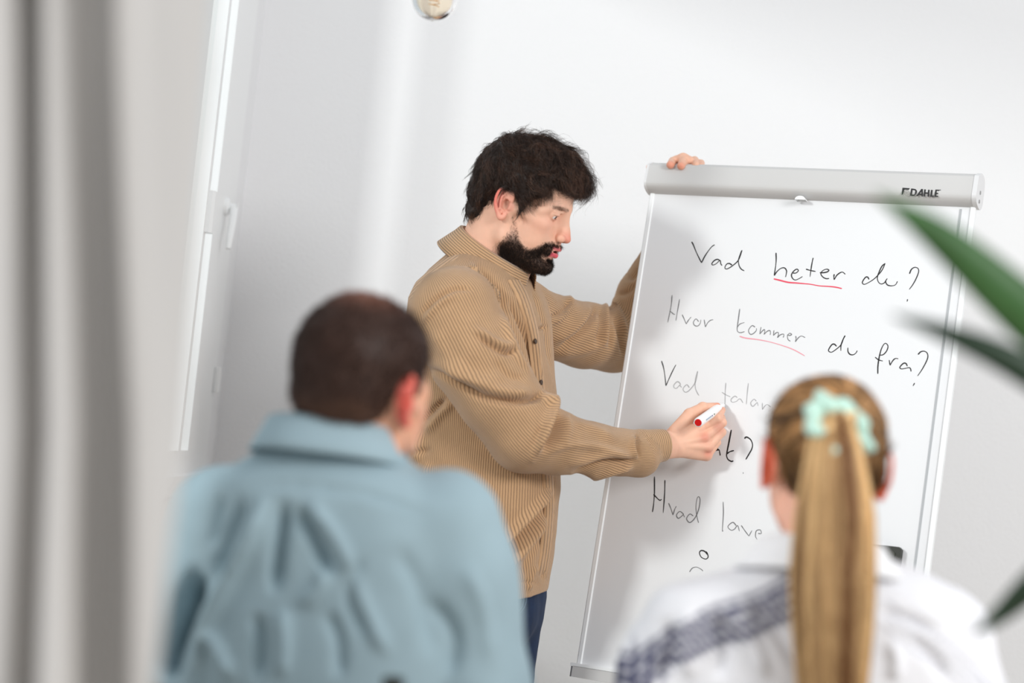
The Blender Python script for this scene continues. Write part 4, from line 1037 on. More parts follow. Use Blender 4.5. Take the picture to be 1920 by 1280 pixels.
left_lines = [
 (Zm([(1020, 440), (1000, 500), (930, 590), (820, 660)]), 6, -.010), (Zm([(985, 430), (960, 500), (890, 570), (800, 620)]), 8, .006), (Zm([(1060, 430), (1062, 520), (1045, 640)]), 6, .008),
 (Zm([(1040, 450), (1040, 540), (1010, 640)]), 5, -.007), (Zm([(1085, 430), (1090, 540), (1075, 660)]), 5, -.007), (Zm([(1115, 400), (1130, 500), (1160, 600)]), 7, .008), (Zm([(1100, 480), (1130, 590), (1150, 690)]), 5, -.007),
 (Zm([(860, 400), (900, 430), (850, 500), (800, 530)]), 6, .007), (Zm([(890, 420), (860, 470), (800, 500)]), 4, -.006), (Zm([(1150, 290), (1190, 310), (1230, 260)]), 7, -.007), (Zm([(1120, 390), (1170, 380), (1220, 330)]), 6, -.006),
 (Zm([(820, 670), (950, 660), (1080, 600)]), 9, .004)]
def clampc(V):
    h = (V-CAMP)@cU; V = V+cU*np.maximum(hbot+.0025-h, 0)[:, None]
    for c in (cuffR, cuffL):
        a = unit(c[1]-c[0]); t = (V-c[1])@a; near = (np.linalg.norm(V-c[1], axis=1) < .07)&(t > -.002); V = V-np.where(near, t+.002, 0)[:, None]*a
    return V
cutc = [lambda c, n: (((c-CAMP)@cU) < hbot+.0027),
        lambda c, n: (((c-cuffR[1])@unit(cuffR[1]-cuffR[0])) > -.0021) & (chain_dist(c, cuffR, [.0385, .033])[0] < .01),
        lambda c, n: (((c-cuffL[1])@unit(cuffL[1]-cuffL[0])) > -.0021) & (chain_dist(c, cuffL, [.038, .034])[0] < .01)]
shirt = gm.finish('overshirt', MAT['cord'], man, grp, [(arm_lines, [1, 3]), (tor_lines, [0, 5]), ([(p, w, a*.6) for p, w, a in left_lines], [2, 4])], cutc, (8, .0040, 22, .0022), cord_uv, clamp=clampc)
mm = shirt.modifiers.new('s', 'SOLIDIFY'); mm.thickness = .0018; mm.offset = -1
# collar: a stand and a folded leaf round the neck
def collar(name, Cc, e1, e2, n, a, b, rows, mat, parent, span=163, tip=.016, rib=.0048, nt=90):
    th = np.linspace(-R_(span), R_(span), nt); V = []; U = []
    for t in th:
        d = -math.cos(t)*e1; front = max(0, -math.cos(t))
        base = Cc-math.cos(t)*a*e1+math.sin(t)*b*e2; rad = unit(-math.cos(t)*b*e1+math.sin(t)*a*e2)
        acc = 0; prev = None
        for ri, (ro, hh) in enumerate(rows):
            ex = max(0, ri-3)/(len(rows)-4) if ri > 3 else 0
            p = base+rad*(ro+.002*math.sin(t*5)*ex)+n*(hh-tip*ex*front**3)+e1*(.012*ex*front**4)
            if prev is not None: acc += np.linalg.norm(p-prev)
            V.append(p); U.append((acc/rib, 0)); prev = p
    k = len(rows); F = grid_faces(nt, k); uv = np.array(U)[F].reshape(-1, 2)
    o = mesh(name, V, F, mat, parent, True, uv=uv); m = o.modifiers.new('s', 'SOLIDIFY'); m.thickness = .0022; m.offset = 1
    return o
collar('collar', Cc+nc*.006, e1c, e2c, nc, .081, .070, [(-.004, -.022), (-.001, -.004), (.000, .014), (.003, .0205), (.008, .018), (.0125, .006), (.0200, -.009), (.031, -.032)], MAT['cord'], man)
# button placket: a raised band following the front edge
def surf_pts(pts, n, mask, off):
    qx, qy, qd = pix(gm.V); out = []; nn = []
    for px, py in catmull(pts, n):
        i = np.argsort((qx-px)**2+(qy-py)**2+mask)[:6]; d = qd[i].mean(); n_ = unit(gm.N[i].mean(0)); out.append(at(px, py, d)); nn.append(n_)
    out = np.array(out); nn = np.array(nn)
    for _ in range(3): nn[1:-1] = (nn[:-2]+nn[1:-1]+nn[2:])/3; dd = (out-CAMP)@cF; sm_ = dd.copy(); sm_[1:-1] = (dd[:-2]+dd[1:-1]+dd[2:])/3; out = CAMP+(out-CAMP)*(sm_/dd)[:, None]
    return out+nn*off
_mk = np.where((gm.gid == 0) & (-(gm.N@cF) > -.05), 0, 1e6); rows = []
for k, dx in enumerate((-15, -14, -7, 0, 7, 10)):
    rows.append(surf_pts([(966+dx, 526), (984+dx, 562), (1001+dx*.95, 625), (1010+dx*.9, 700), (1019+dx*.9, 790), (1028+dx*.9, 880), (1030+dx*.85, 950), (1024+dx*.85, 1030), (1011+dx*.85, 1107)], 60, _mk, (.0005, .0032, .0036, .0036, .0032, .0005)[k]))
Vp = np.array(rows).reshape(-1, 3); Fp = grid_faces(6, 60); up = np.repeat(np.array([0, .2, 1.2, 2.4, 3.6, 4.0]), 60)
mesh('placket', Vp, Fp, MAT['cord'], man, True, uv=np.stack([up, up*0], 1)[Fp].reshape(-1, 2))
# buttons on the front
for px, py in ((1001, 640), (1011, 715)):
    V_, N_ = gm.V, gm.N; qx, qy, qd = pix(V_); i = np.argmin((qx-px)**2+(qy-py)**2+np.where(-(N_@cF) > .0, 0, 1e6)+np.where(gm.gid == 0, 0, 1e5))
    v_, f_ = lathe([(.0005, .0028), (.0035, .0032), (.0052, .0026), (.0052, .0006), (.0045, 0)], V_[i], N_[i], 16)
    v_ = v_+N_[i]*.003; mesh('button', v_, f_, material('button_brown', s2l(70, 52, 38), .4), man)
# pocket on the far chest
# jeans
G = Field(*bb([PELV-lb*.2, PELV+lb*.2, footR, footL], .14), .009)
E3j = np.stack([fb, lb, cU]); G.ell(PELV+fb*.008-cU*.01, E3j, (.118, .170, .13), .02)
for h_, f_ in ((hipR, footR), (hipL, footL)):
    kn = (h_+f_)/2+fb*.02; G.cap(h_+fb*.012, kn, .098, .072, .02); G.cap(kn, f_+np.array([0, 0, .01]), .072, .060, .01)
V, F = G.surface(); del G; Nn = vnormals(V, F); V = V+Nn*(vnoise(V*14, 2)*.004+vnoise(V*40, 3)*.0015)[:, None]
mesh('jeans', V, F, material('dark_denim', s2l(17, 40, 72), .8, noise=(40, .22), bump=(500, .3, .001)), man)
def surf_line(pts, V, N, off):
    qx, qy, qd = pix(V); out = []
    for px, py in catmull(pts, 16):
        i = np.argmin((qx-px)**2+(qy-py)**2+np.where(-(N@cF) > 0, 0, 1e6)); d = qd[i]; out.append(at(px, py, d)+N[i]*off)
    return np.array(out)
Nn = vnormals(V, F)
for dx in (0, 5):
    v_, f_ = tube(surf_line([(988-dx, 1112), (984-dx, 1135), (972-dx, 1152), (955-dx, 1164)], V, Nn, .0008), .0007, 6)
    mesh('pocket_seam', v_, f_, material('denim_thread', s2l(120, 140, 165), .8), man)
for f_, h_ in ((footR, 1), (footL, 1)):
    G = Field(*bb([f_, f_+fb*.2], .09), .005); G.ell(f_+fb*.08+np.array([0, 0, -.055]), np.stack([fb, lb, [0, 0, 1.]]), (.145, .05, .04), .02); G.cap(f_, f_-np.array([0, 0, .04]), .048, .05, .02)
    V, F = G.surface(); V[:, 2] = np.maximum(V[:, 2], .001); mesh('shoe', V, F, material('shoe_dark', s2l(40, 38, 38), .6), man)

# marker in his right hand
E0 = at(1309, 792, 3.842); E1 = onboard(1358, 757, .001); ax = unit(E1-E0); Lm = np.linalg.norm(E1-E0)
mk = empty('marker', tuple(E0)); tag(mk, 'white marker pen with a red end held in the man\'s right hand against the board', 'marker')
mw = material('marker_white', s2l(245, 245, 245), .3)
V, F = lathe([(.0082, .0), (.0097, .002), (.0097, Lm-.048), (.0090, Lm-.042), (.0072, Lm-.030), (.0062, Lm-.014), (.0045, Lm-.009), (.001, Lm-.009)], E0, ax, 28); mesh('barrel', V, F, mw, mk).data.set_sharp_from_angle(angle=R_(35))
V, F = lathe([(.0005, -.0012), (.0066, -.0012), (.0072, -.0004), (.0072, .001)], E0, ax, 28); mesh('end_plug', V, F, material('marker_red', s2l(206, 10, 14), .4), mk, False)
V, F = lathe([(.0022, Lm-.010), (.0022, Lm-.003), (.0014, Lm), (.0002, Lm)], E0, ax, 12); mesh('nib', V, F, MAT['darkplastic'], mk)
up_ = unit(-cF-ax*((-cF)@ax)); sd = np.cross(ax, up_)
for i, (t0, t1, o_, cc) in enumerate(((.02, .055, 0, (150, 170, 190)), (.058, .062, 0, (60, 70, 140)), (.070, .076, 0, (90, 110, 90)))):
    a = up_*math.cos(.35)+sd*math.sin(.35); V, F = boxVF(E0+ax*(t0+t1)/2+a*.00975, ax*(t1-t0)/2, np.cross(ax, a)*.0012, a*.0002); mesh('print_line', V, F, material('print_%d' % i, s2l(*cc), .5), mk, False)
# ================================================================== the two seated listeners
WUP = np.array([0, 0, 1.0])
def make_torso(RG, d0, fwd, left, hb=None):
    """RG rows: (py, left px, right px, front-back radius)"""
    hs, cx, ra, rf_ = [], [], [], []; cl = abs(left@cR)
    for py, l, r_, rf in RG:
        c = at((l+r_)/2, py, d0); hs.append((c-CAMP)@cU); cx.append((c-CAMP)@cR); ra.append((r_-l)/2*d0/FPX/cl); rf_.append(rf)
    o = np.argsort(hs); hs, cx, ra, rf_ = [np.array(a)[o] for a in (hs, cx, ra, rf_)]
    h0, h1 = hs[0], hs[-1]
    def fn(X, Y, Z):
        qx, qy, qz = X-CAMP[0], Y-CAMP[1], Z-CAMP[2]
        h = qx*cU[0]+qy*cU[1]+qz*cU[2]; r = qx*cR[0]+qy*cR[1]+qz*cR[2]; f = qx*cF[0]+qy*cF[1]+qz*cF[2]-d0
        r = r-np.interp(h, hs, cx); a = np.interp(h, hs, ra); b = np.interp(h, hs, rf_)
        e1 = (r*(left@cR)+f*(left@cF)); e2 = (r*(fwd@cR)+f*(fwd@cF))
        q = (np.abs(e1/a)**2.4+np.abs(e2/b)**2.4)**(1/2.4)
        return np.maximum(np.maximum((q-1)*np.minimum(a, b)*.95, h-h1), h0-h)
    return fn
def rest_hand(G, W, d, lat):
    """relaxed hand lying on the thigh: palm, four fingers, thumb"""
    p = W+d*.05; G.cap(W, p, .026, .030, .01, flat=(WUP, .6))
    for i, (o, L) in enumerate(((-.026, .070), (-.009, .078), (.009, .074), (.026, .058))):
        a = p+lat*o+d*.02; m_ = a+d*L*.5-WUP*.004; G.chain([a, m_, a+d*L-WUP*.016], [.0095, .0088, .0075], .003)
    G.chain([W+d*.02-lat*.02, W+d*.055-lat*.045-WUP*.006, W+d*.085-lat*.048-WUP*.012], [.013, .0105, .009], .004)
def seated_skin(H, shC, fwd, left, sw, fine, col, k=1.0, hands=True):
    """one continuous body, sitting on a chair; returns mesh data and joints"""
    hip = shC-WUP*.50-fwd*.02; hip[2] = .555
    J = {}
    for nm, sg in (('l', 1), ('r', -1)):
        sh = shC+left*sg*sw*.5; el = sh-WUP*.27+left*sg*.035+fwd*.06; wr = el+fwd*.23-WUP*.06-left*sg*.10
        hp_ = hip+left*sg*.09; kn = hp_+fwd*.42+left*sg*.05; kn[2] = .52; ft = kn+fwd*.02; ft[2] = .085
        J[nm] = (sh, el, wr, hp_, kn, ft)
    pts = [shC, hip]+[q for v in J.values() for q in v]+[H.p(0, 0, 130)]
    lo, hi = bb(pts, .14); lo[2] = -.02
    for v in J.values(): hi = np.maximum(hi, v[5]+fwd*.2)
    G = Field(lo, hi, .011, fine)
    head_sdf(G, H, eyes=False, jw=1.0 if k > .95 else .84)
    E3 = np.stack([fwd, left, WUP])
    G.cap(H.p(-18, 0, -20), shC+WUP*.05, .052*k, .060*k, .02)
    G.ell(shC-WUP*.09+fwd*.012, E3, (.076*k, sw*.42, .14), .04); G.ell((shC+hip)/2-WUP*.05+fwd*.012, E3, (.072*k, .125*k, .2), .05); G.ell(hip+WUP*.02, E3, (.115, .165*k, .11), .04)
    G.cap(J['l'][0], J['r'][0], .036, .036, .04)
    for nm, sg in (('l', 1), ('r', -1)):
        sh, el, wr, hp_, kn, ft = J[nm]
        G.cap(sh, el, .038*k, .034*k, .02); G.cap(el, wr, .036*k, .025*k, .01); rest_hand(G, wr, unit(fwd*.85-left*sg*.25-WUP*.12), left*sg)
        G.cap(hp_, kn, .078*k, .056*k, .03); G.cap(kn, ft, .052*k, .034*k, .02); G.cap(ft-WUP*.042, ft+fwd*.15-WUP*.052, .034, .028, .02)
    V, F = G.surface(); C = np.tile(np.asarray(col), (len(V), 1)); head_colours(V, H, C, lips=False)
    return V, F, C, J, hip
def trousers(J, hip, fwd, left, mat, parent, name='trousers', k=1.0):
    lo, hi = bb([hip]+[q for v in J.values() for q in v[3:]], .16); G = Field(lo, hi, .010)
    G.ell(hip+WUP*.02, np.stack([fwd, left, WUP]), (.13, .185*k, .12), .03)
    for v in J.values():
        sh, el, wr, hp_, kn, ft = v; G.cap(hp_, kn, .092*k, .072*k, .03); G.cap(kn, ft+WUP*.03, .072*k, .058, .01)
    V, F = G.surface(); mesh(name, V, F, mat, parent)
def shoes(J, fwd, left, mat, parent):
    for v in J.values():
        ft = v[5]; G = Field(*bb([ft, ft+fwd*.2], .09), .006)
        G.ell(ft+fwd*.07+np.array([0, 0, -.05]), np.stack([fwd, left, WUP]), (.145, .048, .04), .02); G.cap(ft, ft-WUP*.04, .046, .048, .02)
        V, F = G.surface(); V[:, 2] = np.maximum(V[:, 2], .002); mesh('shoe', V, F, mat, parent)
def chair(label, pos, fwd, left, top, half):
    r = empty('chair', (pos[0], pos[1], 0)); tag(r, label, 'chair'); m = MAT['darkplastic']
    pos = np.array([pos[0], pos[1], 0.]); f = unit([fwd[0], fwd[1], 0]); l = unit([left[0], left[1], 0])
    V, F = boxVF(pos+WUP*.425+f*.02, l*.22, WUP*.018, f*.21, .01); mesh('seat', V, F, m, r, False)
    for sg in (-1, 1):
        for bk in (-1, 1):
            a = pos+l*sg*.19+f*(.02+bk*.17)+WUP*.41; b = a+l*sg*.03+f*bk*.03; b[2] = .003
            V, F = tube([a, b], [.014, .011], 10); mesh('leg', V, F, m, r)
        a = pos+l*sg*half-f*.19+WUP*.42; b = pos+l*sg*half-f*.25; b[2] = top+.0
        V, F = tube(catmull([a, (a+b)/2-f*.01, b], 10), .013, 10); mesh('back_post', V, F, m, r)
    V = []; n = 16
    for j in range(7):
        for i in range(n+1):
            t = i/n*2-1; z = top-.045-j*.028; V.append(pos+l*t*half-f*(.25-.02*(1-t*t)*-1+.01*j/6)+WUP*(z-.006*t*t))
    o = mesh('backrest', np.array(V), grid_faces(7, n+1), m, r); mm = o.modifiers.new('s', 'SOLIDIFY'); mm.thickness = .012; mm.offset = 0
    return r

# ---------------------------------------------------------------- seated man in the blue shirt
SM = empty('person', (0, 0, 0)); 
a2 = R_(12); f2d = unit(np.array([math.sin(a2), math.cos(a2), 0])); l2d = unit(np.cross(WUP, f2d))
hy = R_(30); hf = unit(np.array([math.sin(hy), math.cos(hy), .02])); hup = unit(np.array([.02, -.02, 1]))
H2 = Frame(at(672, 745, 2.58), hf, hup, 1.06)
shC2 = at(618, 972, 2.60)
SM.location = (shC2[0], shC2[1], 0); tag(SM, 'seated man with short brown hair in a light blue shirt, back to the camera', 'person')
fineH = lambda H, st: (*bb([H.p(x, y, z) for x in (-100, 125) for y in (-92, 92) for z in (-112, 126)], .004), st)
V, F, C, J2, hip2 = seated_skin(H2, shC2, f2d, l2d, .31, (fineH(H2, .0036),), s2l(226, 168, 138), 1.02)
L = H2.loc(V); hm2 = (L[:, 0] > -60) & (L[:, 2] > -125) & (np.abs(L[:, 1]) < 95) & (L[:, 0] < 130)
paint(C, L, np.clip(beard_mask(L)*1.2, 0, 1)*hm2*.9, s2l(74, 48, 38))
ear_glow = (np.abs(L[:, 1]) > 69)*(L[:, 0] > -36)*(L[:, 0] < 16)*(L[:, 2] < 42)*(L[:, 2] > -36)
paint(C, L, ear_glow*.75, s2l(226, 96, 84))  # ears reddened: backlight glow put into the skin colour
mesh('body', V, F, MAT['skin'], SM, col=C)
def hair_cap(H, name, mat, parent, prims, cuts, step, colf, noise, strand=None):
    G = Field(*bb([H.p(x, y, z) for x in (-125, 125) for y in (-100, 100) for z in (-90, 150)], .01), step)
    for c, r, k in prims: G.ell(H.p(*c), H.E, np.array(r)*H.s, k*H.s)
    for c, r, k in cuts: G.ell(H.p(*c), H.E, np.array(r)*H.s, k*H.s, 's')
    V, F = G.surface(); V = relax(V, F, 2); N = vnormals(V, F); V = V+N*(vnoise(V*noise[0])*noise[1])[:, None]
    Lh = H.loc(V); mesh(name, V, F, mat, parent, col=colf(V, Lh)); return V, N, F
MAT['hairattr'] = material('hair_streaked', attr=True, rough=.5, spec=.3, bump=(300, .4, .002))
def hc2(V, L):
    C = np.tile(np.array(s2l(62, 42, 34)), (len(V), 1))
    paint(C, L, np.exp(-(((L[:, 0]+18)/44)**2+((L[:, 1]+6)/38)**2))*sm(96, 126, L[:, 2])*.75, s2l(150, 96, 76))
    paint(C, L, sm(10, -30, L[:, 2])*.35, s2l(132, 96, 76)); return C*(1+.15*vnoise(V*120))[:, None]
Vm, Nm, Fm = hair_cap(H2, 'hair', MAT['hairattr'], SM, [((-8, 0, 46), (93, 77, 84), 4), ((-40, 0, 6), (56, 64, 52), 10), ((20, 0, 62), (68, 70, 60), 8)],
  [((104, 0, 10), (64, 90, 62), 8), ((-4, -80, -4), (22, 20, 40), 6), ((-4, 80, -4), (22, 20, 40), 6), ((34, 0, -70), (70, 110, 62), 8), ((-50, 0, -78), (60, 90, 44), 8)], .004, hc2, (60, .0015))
def short_hair(V, N, n, ln, rad, colf, parent, flow, seed):
    r = np.random.default_rng(seed); c = r.integers(0, len(V), n); D = np.tile(flow, (n, 1)); D = D-N[c]*(D*N[c]).sum(1)[:, None]*.8+N[c]*.35+r.normal(0, .25, (n, 3))
    D /= np.linalg.norm(D, axis=1)[:, None]; t = np.linspace(0, 1, 3); P = V[c][:, None]+D[:, None]*(ln*r.uniform(.6, 1.2, n)[:, None, None]*t[None, :, None])
    strands('short_hairs', P, np.full(n, rad), MAT['hairattr'], parent, col=colf(V, H2.loc(V))[c]*r.uniform(.7, 1.3, n)[:, None])
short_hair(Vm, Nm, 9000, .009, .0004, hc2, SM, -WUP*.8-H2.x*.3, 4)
# shirt
RG2 = [(818, 545, 712, .060), (840, 505, 732, .085), (868, 455, 765, .100), (895, 400, 805, .112), (930, 376, 845, .120), (990, 362, 872, .125), (1100, 368, 890, .128), (1200, 378, 892, .13), (1330, 392, 885, .135), (1500, 400, 880, .15), (1560, 398, 880, .15)]
t2 = make_torso(RG2, 2.60, f2d, l2d)
A2l = [at(415, 965, 2.625), at(378, 1080, 2.62), at(345, 1290, 2.60), at(400, 1400, 2.80)]; A2r = [at(835, 985, 2.565), at(872, 1090, 2.56), at(905, 1290, 2.55), at(860, 1400, 2.75)]
lo, hi = bb(A2l+A2r+[at(360, 1580, 2.4), at(900, 800, 2.8)], .12)
g2 = Garment(lo, hi, .0062)
g2.G.put(lo, hi, t2, .01); rr2 = [.068, .066, .060, .045]; g2.G.chain(A2l, rr2, .02); g2.G.chain(A2r, [.072, .072, .066, .048], .02)
S = lambda pts: [(280+x*.5937, 520+y*.5937) for x, y in pts]
lines2 = [(S([(370, 690), (340, 800), (260, 950), (190, 1100), (150, 1250)]), 11, .026), (S([(300, 690), (250, 820), (180, 980)]), 13, -.022), (S([(430, 700), (410, 850), (390, 1000)]), 15, -.028),
 (S([(470, 720), (520, 820), (580, 950)]), 13, -.026), (S([(500, 700), (590, 820), (660, 960)]), 12, .014), (S([(620, 900), (680, 1050), (760, 1200)]), 16, .012), (S([(660, 880), (640, 1000), (700, 1150)]), 14, -.014),
 (S([(340, 1060), (350, 1160), (340, 1270)]), 14, -.018), (S([(420, 1040), (430, 1150), (420, 1270)]), 14, .012), (S([(230, 680), (210, 760), (190, 860)]), 11, -.018), (S([(780, 850), (860, 1000), (900, 1200)]), 22, -.009),
 (S([(150, 900), (110, 1050), (60, 1200)]), 15, -.022), (S([(190, 1110), (230, 1180), (270, 1270)]), 12, .014), (S([(560, 1050), (600, 1150), (600, 1270)]), 14, -.012), (S([(150, 930), (110, 1060), (70, 1180), (50, 1270)]), 24, -.05), (S([(1000, 900), (1060, 1050), (1090, 1250)]), 20, .008),
 (S([(300, 655), (500, 660), (700, 690), (900, 760)]), 7, -.006), (S([(480, 1040), (540, 980), (560, 900)]), 16, .012), (S([(880, 1010), (960, 1130), (940, 1270)]), 18, -.012)]
BL2 = np.array(s2l(158, 181, 190))
g2.finish('shirt', material('blue_cotton', s2l(158, 181, 190), .85, noise=(18, .05), bump=(500, .2, .001)), SM, None, [([(p, w, a*.44) for p, w, a in lines2], None)], (), (7, .006, 22, .002))
e1b = unit(f2d*.96-WUP*.10+np.array([.1, 0, 0])); e2b = unit(l2d-e1b*(l2d@e1b)); nb = np.cross(e1b, e2b); nb = nb if nb@WUP > 0 else -nb
collar('collar', at(622, 826, 2.585), e1b, e2b, nb, .078, .078, [(-.004, -.022), (-.001, -.004), (.000, .016), (.003, .0225), (.008, .020), (.014, .006), (.021, -.010), (.028, -.026)], material('blue_cotton_collar', s2l(158, 181, 190), .85), SM, span=160)
trousers(J2, hip2, f2d, l2d, material('grey_trousers', s2l(60, 62, 70), .85), SM); shoes(J2, f2d, l2d, MAT['ink'], SM)
cp = hip2-f2d*.02
chair('black chair under the man in the light blue shirt', cp, f2d, l2d, float(at(800, 1256, 2.38)[2]), .185)

# ---------------------------------------------------------------- seated woman with the ponytail
SW = empty('person', (0, 0, 0)); a3 = R_(-3)
f3d = unit(np.array([math.sin(a3), math.cos(a3), 0])); l3d = unit(np.cross(WUP, f3d))
H3 = Frame(at(1544, 884, 2.60), f3d, WUP, 1.02)
shC3 = at(1530, 1165, 2.58); SW.location = (shC3[0], shC3[1], 0)
tag(SW, 'seated woman with a long blonde ponytail and white striped blouse, back to the camera', 'person')
V, F, C, J3, hip3 = seated_skin(H3, shC3, f3d, l3d, .26, (fineH(H3, .0036),), s2l(236, 182, 158), .88)
L = H3.loc(V); ear_glow = (np.abs(L[:, 1]) > 68)*(L[:, 0] > -36)*(L[:, 0] < 16)*(L[:, 2] < 42)*(L[:, 2] > -36)
paint(C, L, ear_glow*.85, s2l(228, 104, 70)); mesh('body', V, F, MAT['skin'], SW, col=C)  # red-orange ears: light from behind painted into the skin
tie = H3.p(-88, -12, 78)
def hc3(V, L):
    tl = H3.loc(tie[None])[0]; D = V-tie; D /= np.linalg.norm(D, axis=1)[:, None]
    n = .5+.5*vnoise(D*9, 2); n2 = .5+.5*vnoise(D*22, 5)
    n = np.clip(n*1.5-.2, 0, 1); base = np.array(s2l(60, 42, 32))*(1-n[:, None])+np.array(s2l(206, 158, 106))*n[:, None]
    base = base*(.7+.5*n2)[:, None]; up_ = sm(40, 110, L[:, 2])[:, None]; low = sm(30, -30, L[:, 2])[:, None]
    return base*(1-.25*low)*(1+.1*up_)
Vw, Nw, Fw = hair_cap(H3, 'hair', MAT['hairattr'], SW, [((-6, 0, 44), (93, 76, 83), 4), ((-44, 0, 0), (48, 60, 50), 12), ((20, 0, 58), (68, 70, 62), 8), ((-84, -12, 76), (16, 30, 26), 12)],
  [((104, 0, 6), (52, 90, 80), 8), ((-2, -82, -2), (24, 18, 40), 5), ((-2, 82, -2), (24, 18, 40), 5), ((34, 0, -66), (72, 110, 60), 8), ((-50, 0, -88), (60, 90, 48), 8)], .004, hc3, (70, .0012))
# hair combed back towards the tie: fine strands over the cap
r = np.random.default_rng(21); n = 5200; c = r.integers(0, len(Vw), n); P0 = Vw[c]; t = np.linspace(0, 1, 6)
D = tie-P0; dist = np.linalg.norm(D, axis=1); D = D-Nw[c]*(D*Nw[c]).sum(1)[:, None]; D /= np.linalg.norm(D, axis=1)[:, None]+1e-9
ln = np.minimum(.05, dist*.6); P = P0[:, None]+Nw[c][:, None]*(.0008-(ln[:, None, None]*t[None, :, None])**2/.19)+D[:, None]*(ln[:, None, None]*t[None, :, None])
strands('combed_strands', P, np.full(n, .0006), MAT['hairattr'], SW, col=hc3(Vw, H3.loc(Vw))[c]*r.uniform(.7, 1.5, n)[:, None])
# ponytail
pc = [tie, at(1566, 790, 2.462), at(1566, 860, 2.448), at(1566, 960, 2.440), at(1562, 1080, 2.425), at(1562, 1200, 2.415), at(1560, 1330, 2.412), at(1556, 1480, 2.412), at(1552, 1600, 2.42)]
pw = [.012, .024, .036, .048, .052, .048, .040, .028, .004]
Pc = catmull(pc, 60); Wc = np.interp(np.linspace(0, 8, 60), range(9), pw); Tn = np.gradient(Pc, axis=0); Tn /= np.linalg.norm(Tn, axis=1)[:, None]
Sd = np.array([unit(cR-T*(cR@T)) for T in Tn]); Bk = np.cross(Sd, Tn); Bk = Bk*np.sign((Bk@cF))[:, None]
a = np.arange(28)*2*math.pi/28; V = []
for i in range(60):
    for q in a: V.append(Pc[i]+Sd[i]*Wc[i]*math.cos(q)*(1+.05*math.sin(3*q+i*.2))+Bk[i]*Wc[i]*.42*math.sin(q))
V = np.array(V); th = np.tile(a, 60); st = vnoise(np.stack([np.cos(th)*3.2, np.sin(th)*3.2, np.repeat(np.linspace(0, 1.2, 60), 28)], 1), 8)*.5+.5
BD = np.array(s2l(250, 210, 152)); BB = np.array(s2l(116, 76, 44)); st = np.clip(st*2.6-.8, 0, 1)
pony = mesh('ponytail', V, grid_faces(60, 28, False, True), MAT['hairattr'], SW, col=BB*(1-st[:, None])+BD*st[:, None])
n = 2600; r = np.random.default_rng(5); qa = r.uniform(0, 2*math.pi, n); qr = np.sqrt(r.uniform(.5, 1.1, n)); end = r.integers(44, 60, n); m = 14
Pp = np.zeros((n, m, 3)); 
for j in range(m):
    fi = (end*j/(m-1)); i0 = np.clip(fi.astype(int), 0, 58); ff = (fi-i0)[:, None]
    L_ = lambda A: A[i0]*(1-ff)+A[i0+1]*ff
    w_ = (Wc[i0]*(1-ff[:, 0])+Wc[i0+1]*ff[:, 0]); wob = .10*np.sin(j*.8+qa*7)
    Pp[:, j] = L_(Pc)+L_(Sd)*(w_*qr*np.cos(qa+wob))[:, None]+L_(Bk)*(w_*qr*.45*np.sin(qa+wob))[:, None]
sv = vnoise(np.stack([np.cos(qa)*3.2, np.sin(qa)*3.2, qr], 1), 8)*.5+.5; sv = np.clip(sv*2.6-.8+r.normal(0, .12, n), 0, 1)
strands('ponytail_strands', Pp, np.full(n, .00075), MAT['hairattr'], SW, col=BB*(1-sv[:, None])+BD*sv[:, None])
# mint scrunchie
mint = material('mint_cotton', s2l(184, 216, 202), .85)
V = []; na, nb_ = 64, 14; cs_ = at(1566, 800, 2.475); ex = unit(cR*.75-cU*.60); ey = unit(cR*.60+cU*.75)
for i in range(na):
    t = i/na*2*math.pi; R0 = .034; rr = .0165+.0040*math.sin(t*8)+.0025*math.sin(t*5+1)
    cdir = ex*math.cos(t)+(ey*.72+cF*.5)*math.sin(t)
    ctr = cs_+cdir*R0+cR*.004
    for j in range(nb_):
        q = j/nb_*2*math.pi; V.append(ctr+cdir*rr*math.cos(q)-cF*rr*1.15*math.sin(q))
mesh('scrunchie', np.array(V), grid_faces(na, nb_, True, True), mint, SW)
# blouse
RG3 = [(1032, 1462, 1622, .058), (1055, 1420, 1665, .080), (1080, 1330, 1740, .100), (1105, 1262, 1795, .112), (1140, 1232, 1822, .118), (1200, 1225, 1832, .122), (1300, 1228, 1832, .125), (1450, 1250, 1815, .13), (1620, 1260, 1800, .14)]
t3 = make_torso(RG3, 2.58, f3d, l3d)
A3l = [at(1282, 1165, 2.58), at(1238, 1290, 2.56), at(1200, 1430, 2.56), at(1290, 1520, 2.76)]; A3r = [at(1785, 1195, 2.58), at(1800, 1310, 2.56), at(1815, 1450, 2.56), at(1740, 1540, 2.76)]
lo, hi = bb(A3l+A3r+[at(1200, 1640, 2.4), at(1850, 1010, 2.8)], .12)
g3 = Garment(lo, hi, .0048); g3.G.put(lo, hi, t3, .01); rr3 = [.052, .056, .056, .046]; g3.G.chain(A3l, rr3, .02); g3.G.chain(A3r, rr3, .02)
S3 = lambda pts: [(1140+x*.4687, 680+y*.4687) for x, y in pts]
lines3 = [(S3([(480, 980), (560, 1100), (640, 1270)]), 14, .014), (S3([(420, 1000), (470, 1120), (440, 1270)]), 16, -.016), (S3([(230, 1020), (250, 1150), (200, 1270)]), 13, -.014), (S3([(560, 960), (680, 1080), (780, 1250)]), 13, -.012),
 (S3([(330, 980), (320, 1120), (330, 1270)]), 16, .012), (S3([(1080, 1000), (1200, 1020), (1330, 1080)]), 8, -.010), (S3([(1200, 1100), (1300, 1180), (1350, 1270)]), 14, -.010), (S3([(1130, 1100), (1150, 1200), (1140, 1270)]), 14, .010), (S3([(120, 1000), (90, 1130), (40, 1270)]), 12, .010)]
WH = np.array(s2l(229, 229, 233)); NV = np.array(s2l(58, 60, 92))
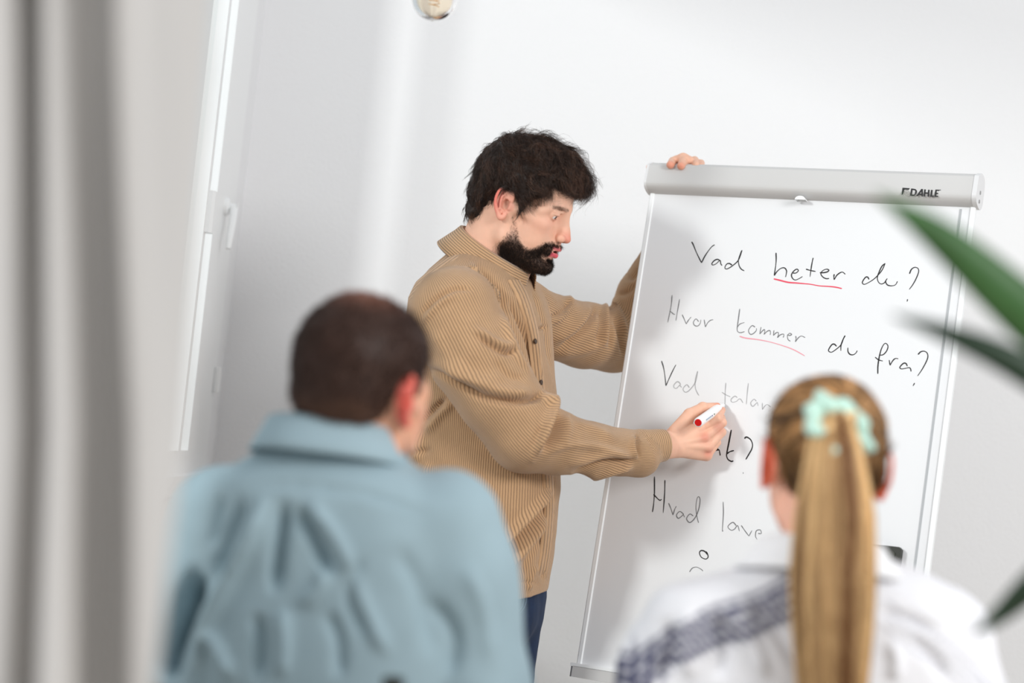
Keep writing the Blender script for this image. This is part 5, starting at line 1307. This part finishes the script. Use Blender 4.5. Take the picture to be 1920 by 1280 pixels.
def blouse_col(V, gid):
    """white cloth with a woven band of navy stripes over the shoulder yoke and down the sleeve"""
    q = V-shC3; lat = q@l3d; h = q@WUP; C = np.tile(WH, (len(V), 1))
    top_ = np.interp(np.abs(lat), [0, .06, .10, .15, .19, .24], [.075, .065, .040, .018, -.010, -.06]); s_ = top_-h
    band = sm(.000, .004, s_)*sm(.066, .060, s_)*(lat > .03); stripe = sm(-.1, .5, np.sin(s_*2*math.pi/.0165+1.0)+.8)
    C = C*(1-(band*stripe*.96)[:, None])+NV*(band*stripe*.96)[:, None]
    br = sm(.004, .008, s_)*sm(.060, .054, s_)*(lat < -.06)*sm(.45, .9, np.sin(s_*2*math.pi/.0165)); C = C*(1-(br*.45)[:, None])+NV*(br*.45)[:, None]  # right band thinner and paler: strong light there put into the colour
    for P, gl in ((A3l, .8), (A3r, .30)):  # right sleeve stripes weakened the same way, washed out by painted light
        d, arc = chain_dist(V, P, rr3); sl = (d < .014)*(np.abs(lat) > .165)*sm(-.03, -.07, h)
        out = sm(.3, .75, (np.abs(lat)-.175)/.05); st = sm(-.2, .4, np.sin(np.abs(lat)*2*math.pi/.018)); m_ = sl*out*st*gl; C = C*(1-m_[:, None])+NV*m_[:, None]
    return C
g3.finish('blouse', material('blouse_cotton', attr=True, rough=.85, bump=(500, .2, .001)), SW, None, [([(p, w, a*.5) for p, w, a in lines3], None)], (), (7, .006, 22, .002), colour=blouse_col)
e1w = unit(f3d*.97-WUP*.12); e2w = unit(l3d); nw = np.cross(e1w, e2w); nw = nw if nw@WUP > 0 else -nw
collar('collar', at(1541, 1046, 2.565), e1w, e2w, nw, .066, .068, [(-.004, -.022), (-.001, -.004), (.000, .016), (.003, .0225), (.009, .020), (.018, .006), (.030, -.010), (.042, -.024)], material('collar_white', s2l(236, 236, 238), .85), SW, span=155)
trousers(J3, hip3, f3d, l3d, material('dark_jeans', s2l(40, 50, 72), .85), SW, 'trousers', .9); shoes(J3, f3d, l3d, material('shoe_white', s2l(215, 215, 215), .6), SW)
chair('black chair under the woman with the ponytail', hip3-f3d*.02, f3d, l3d, .74, .185)
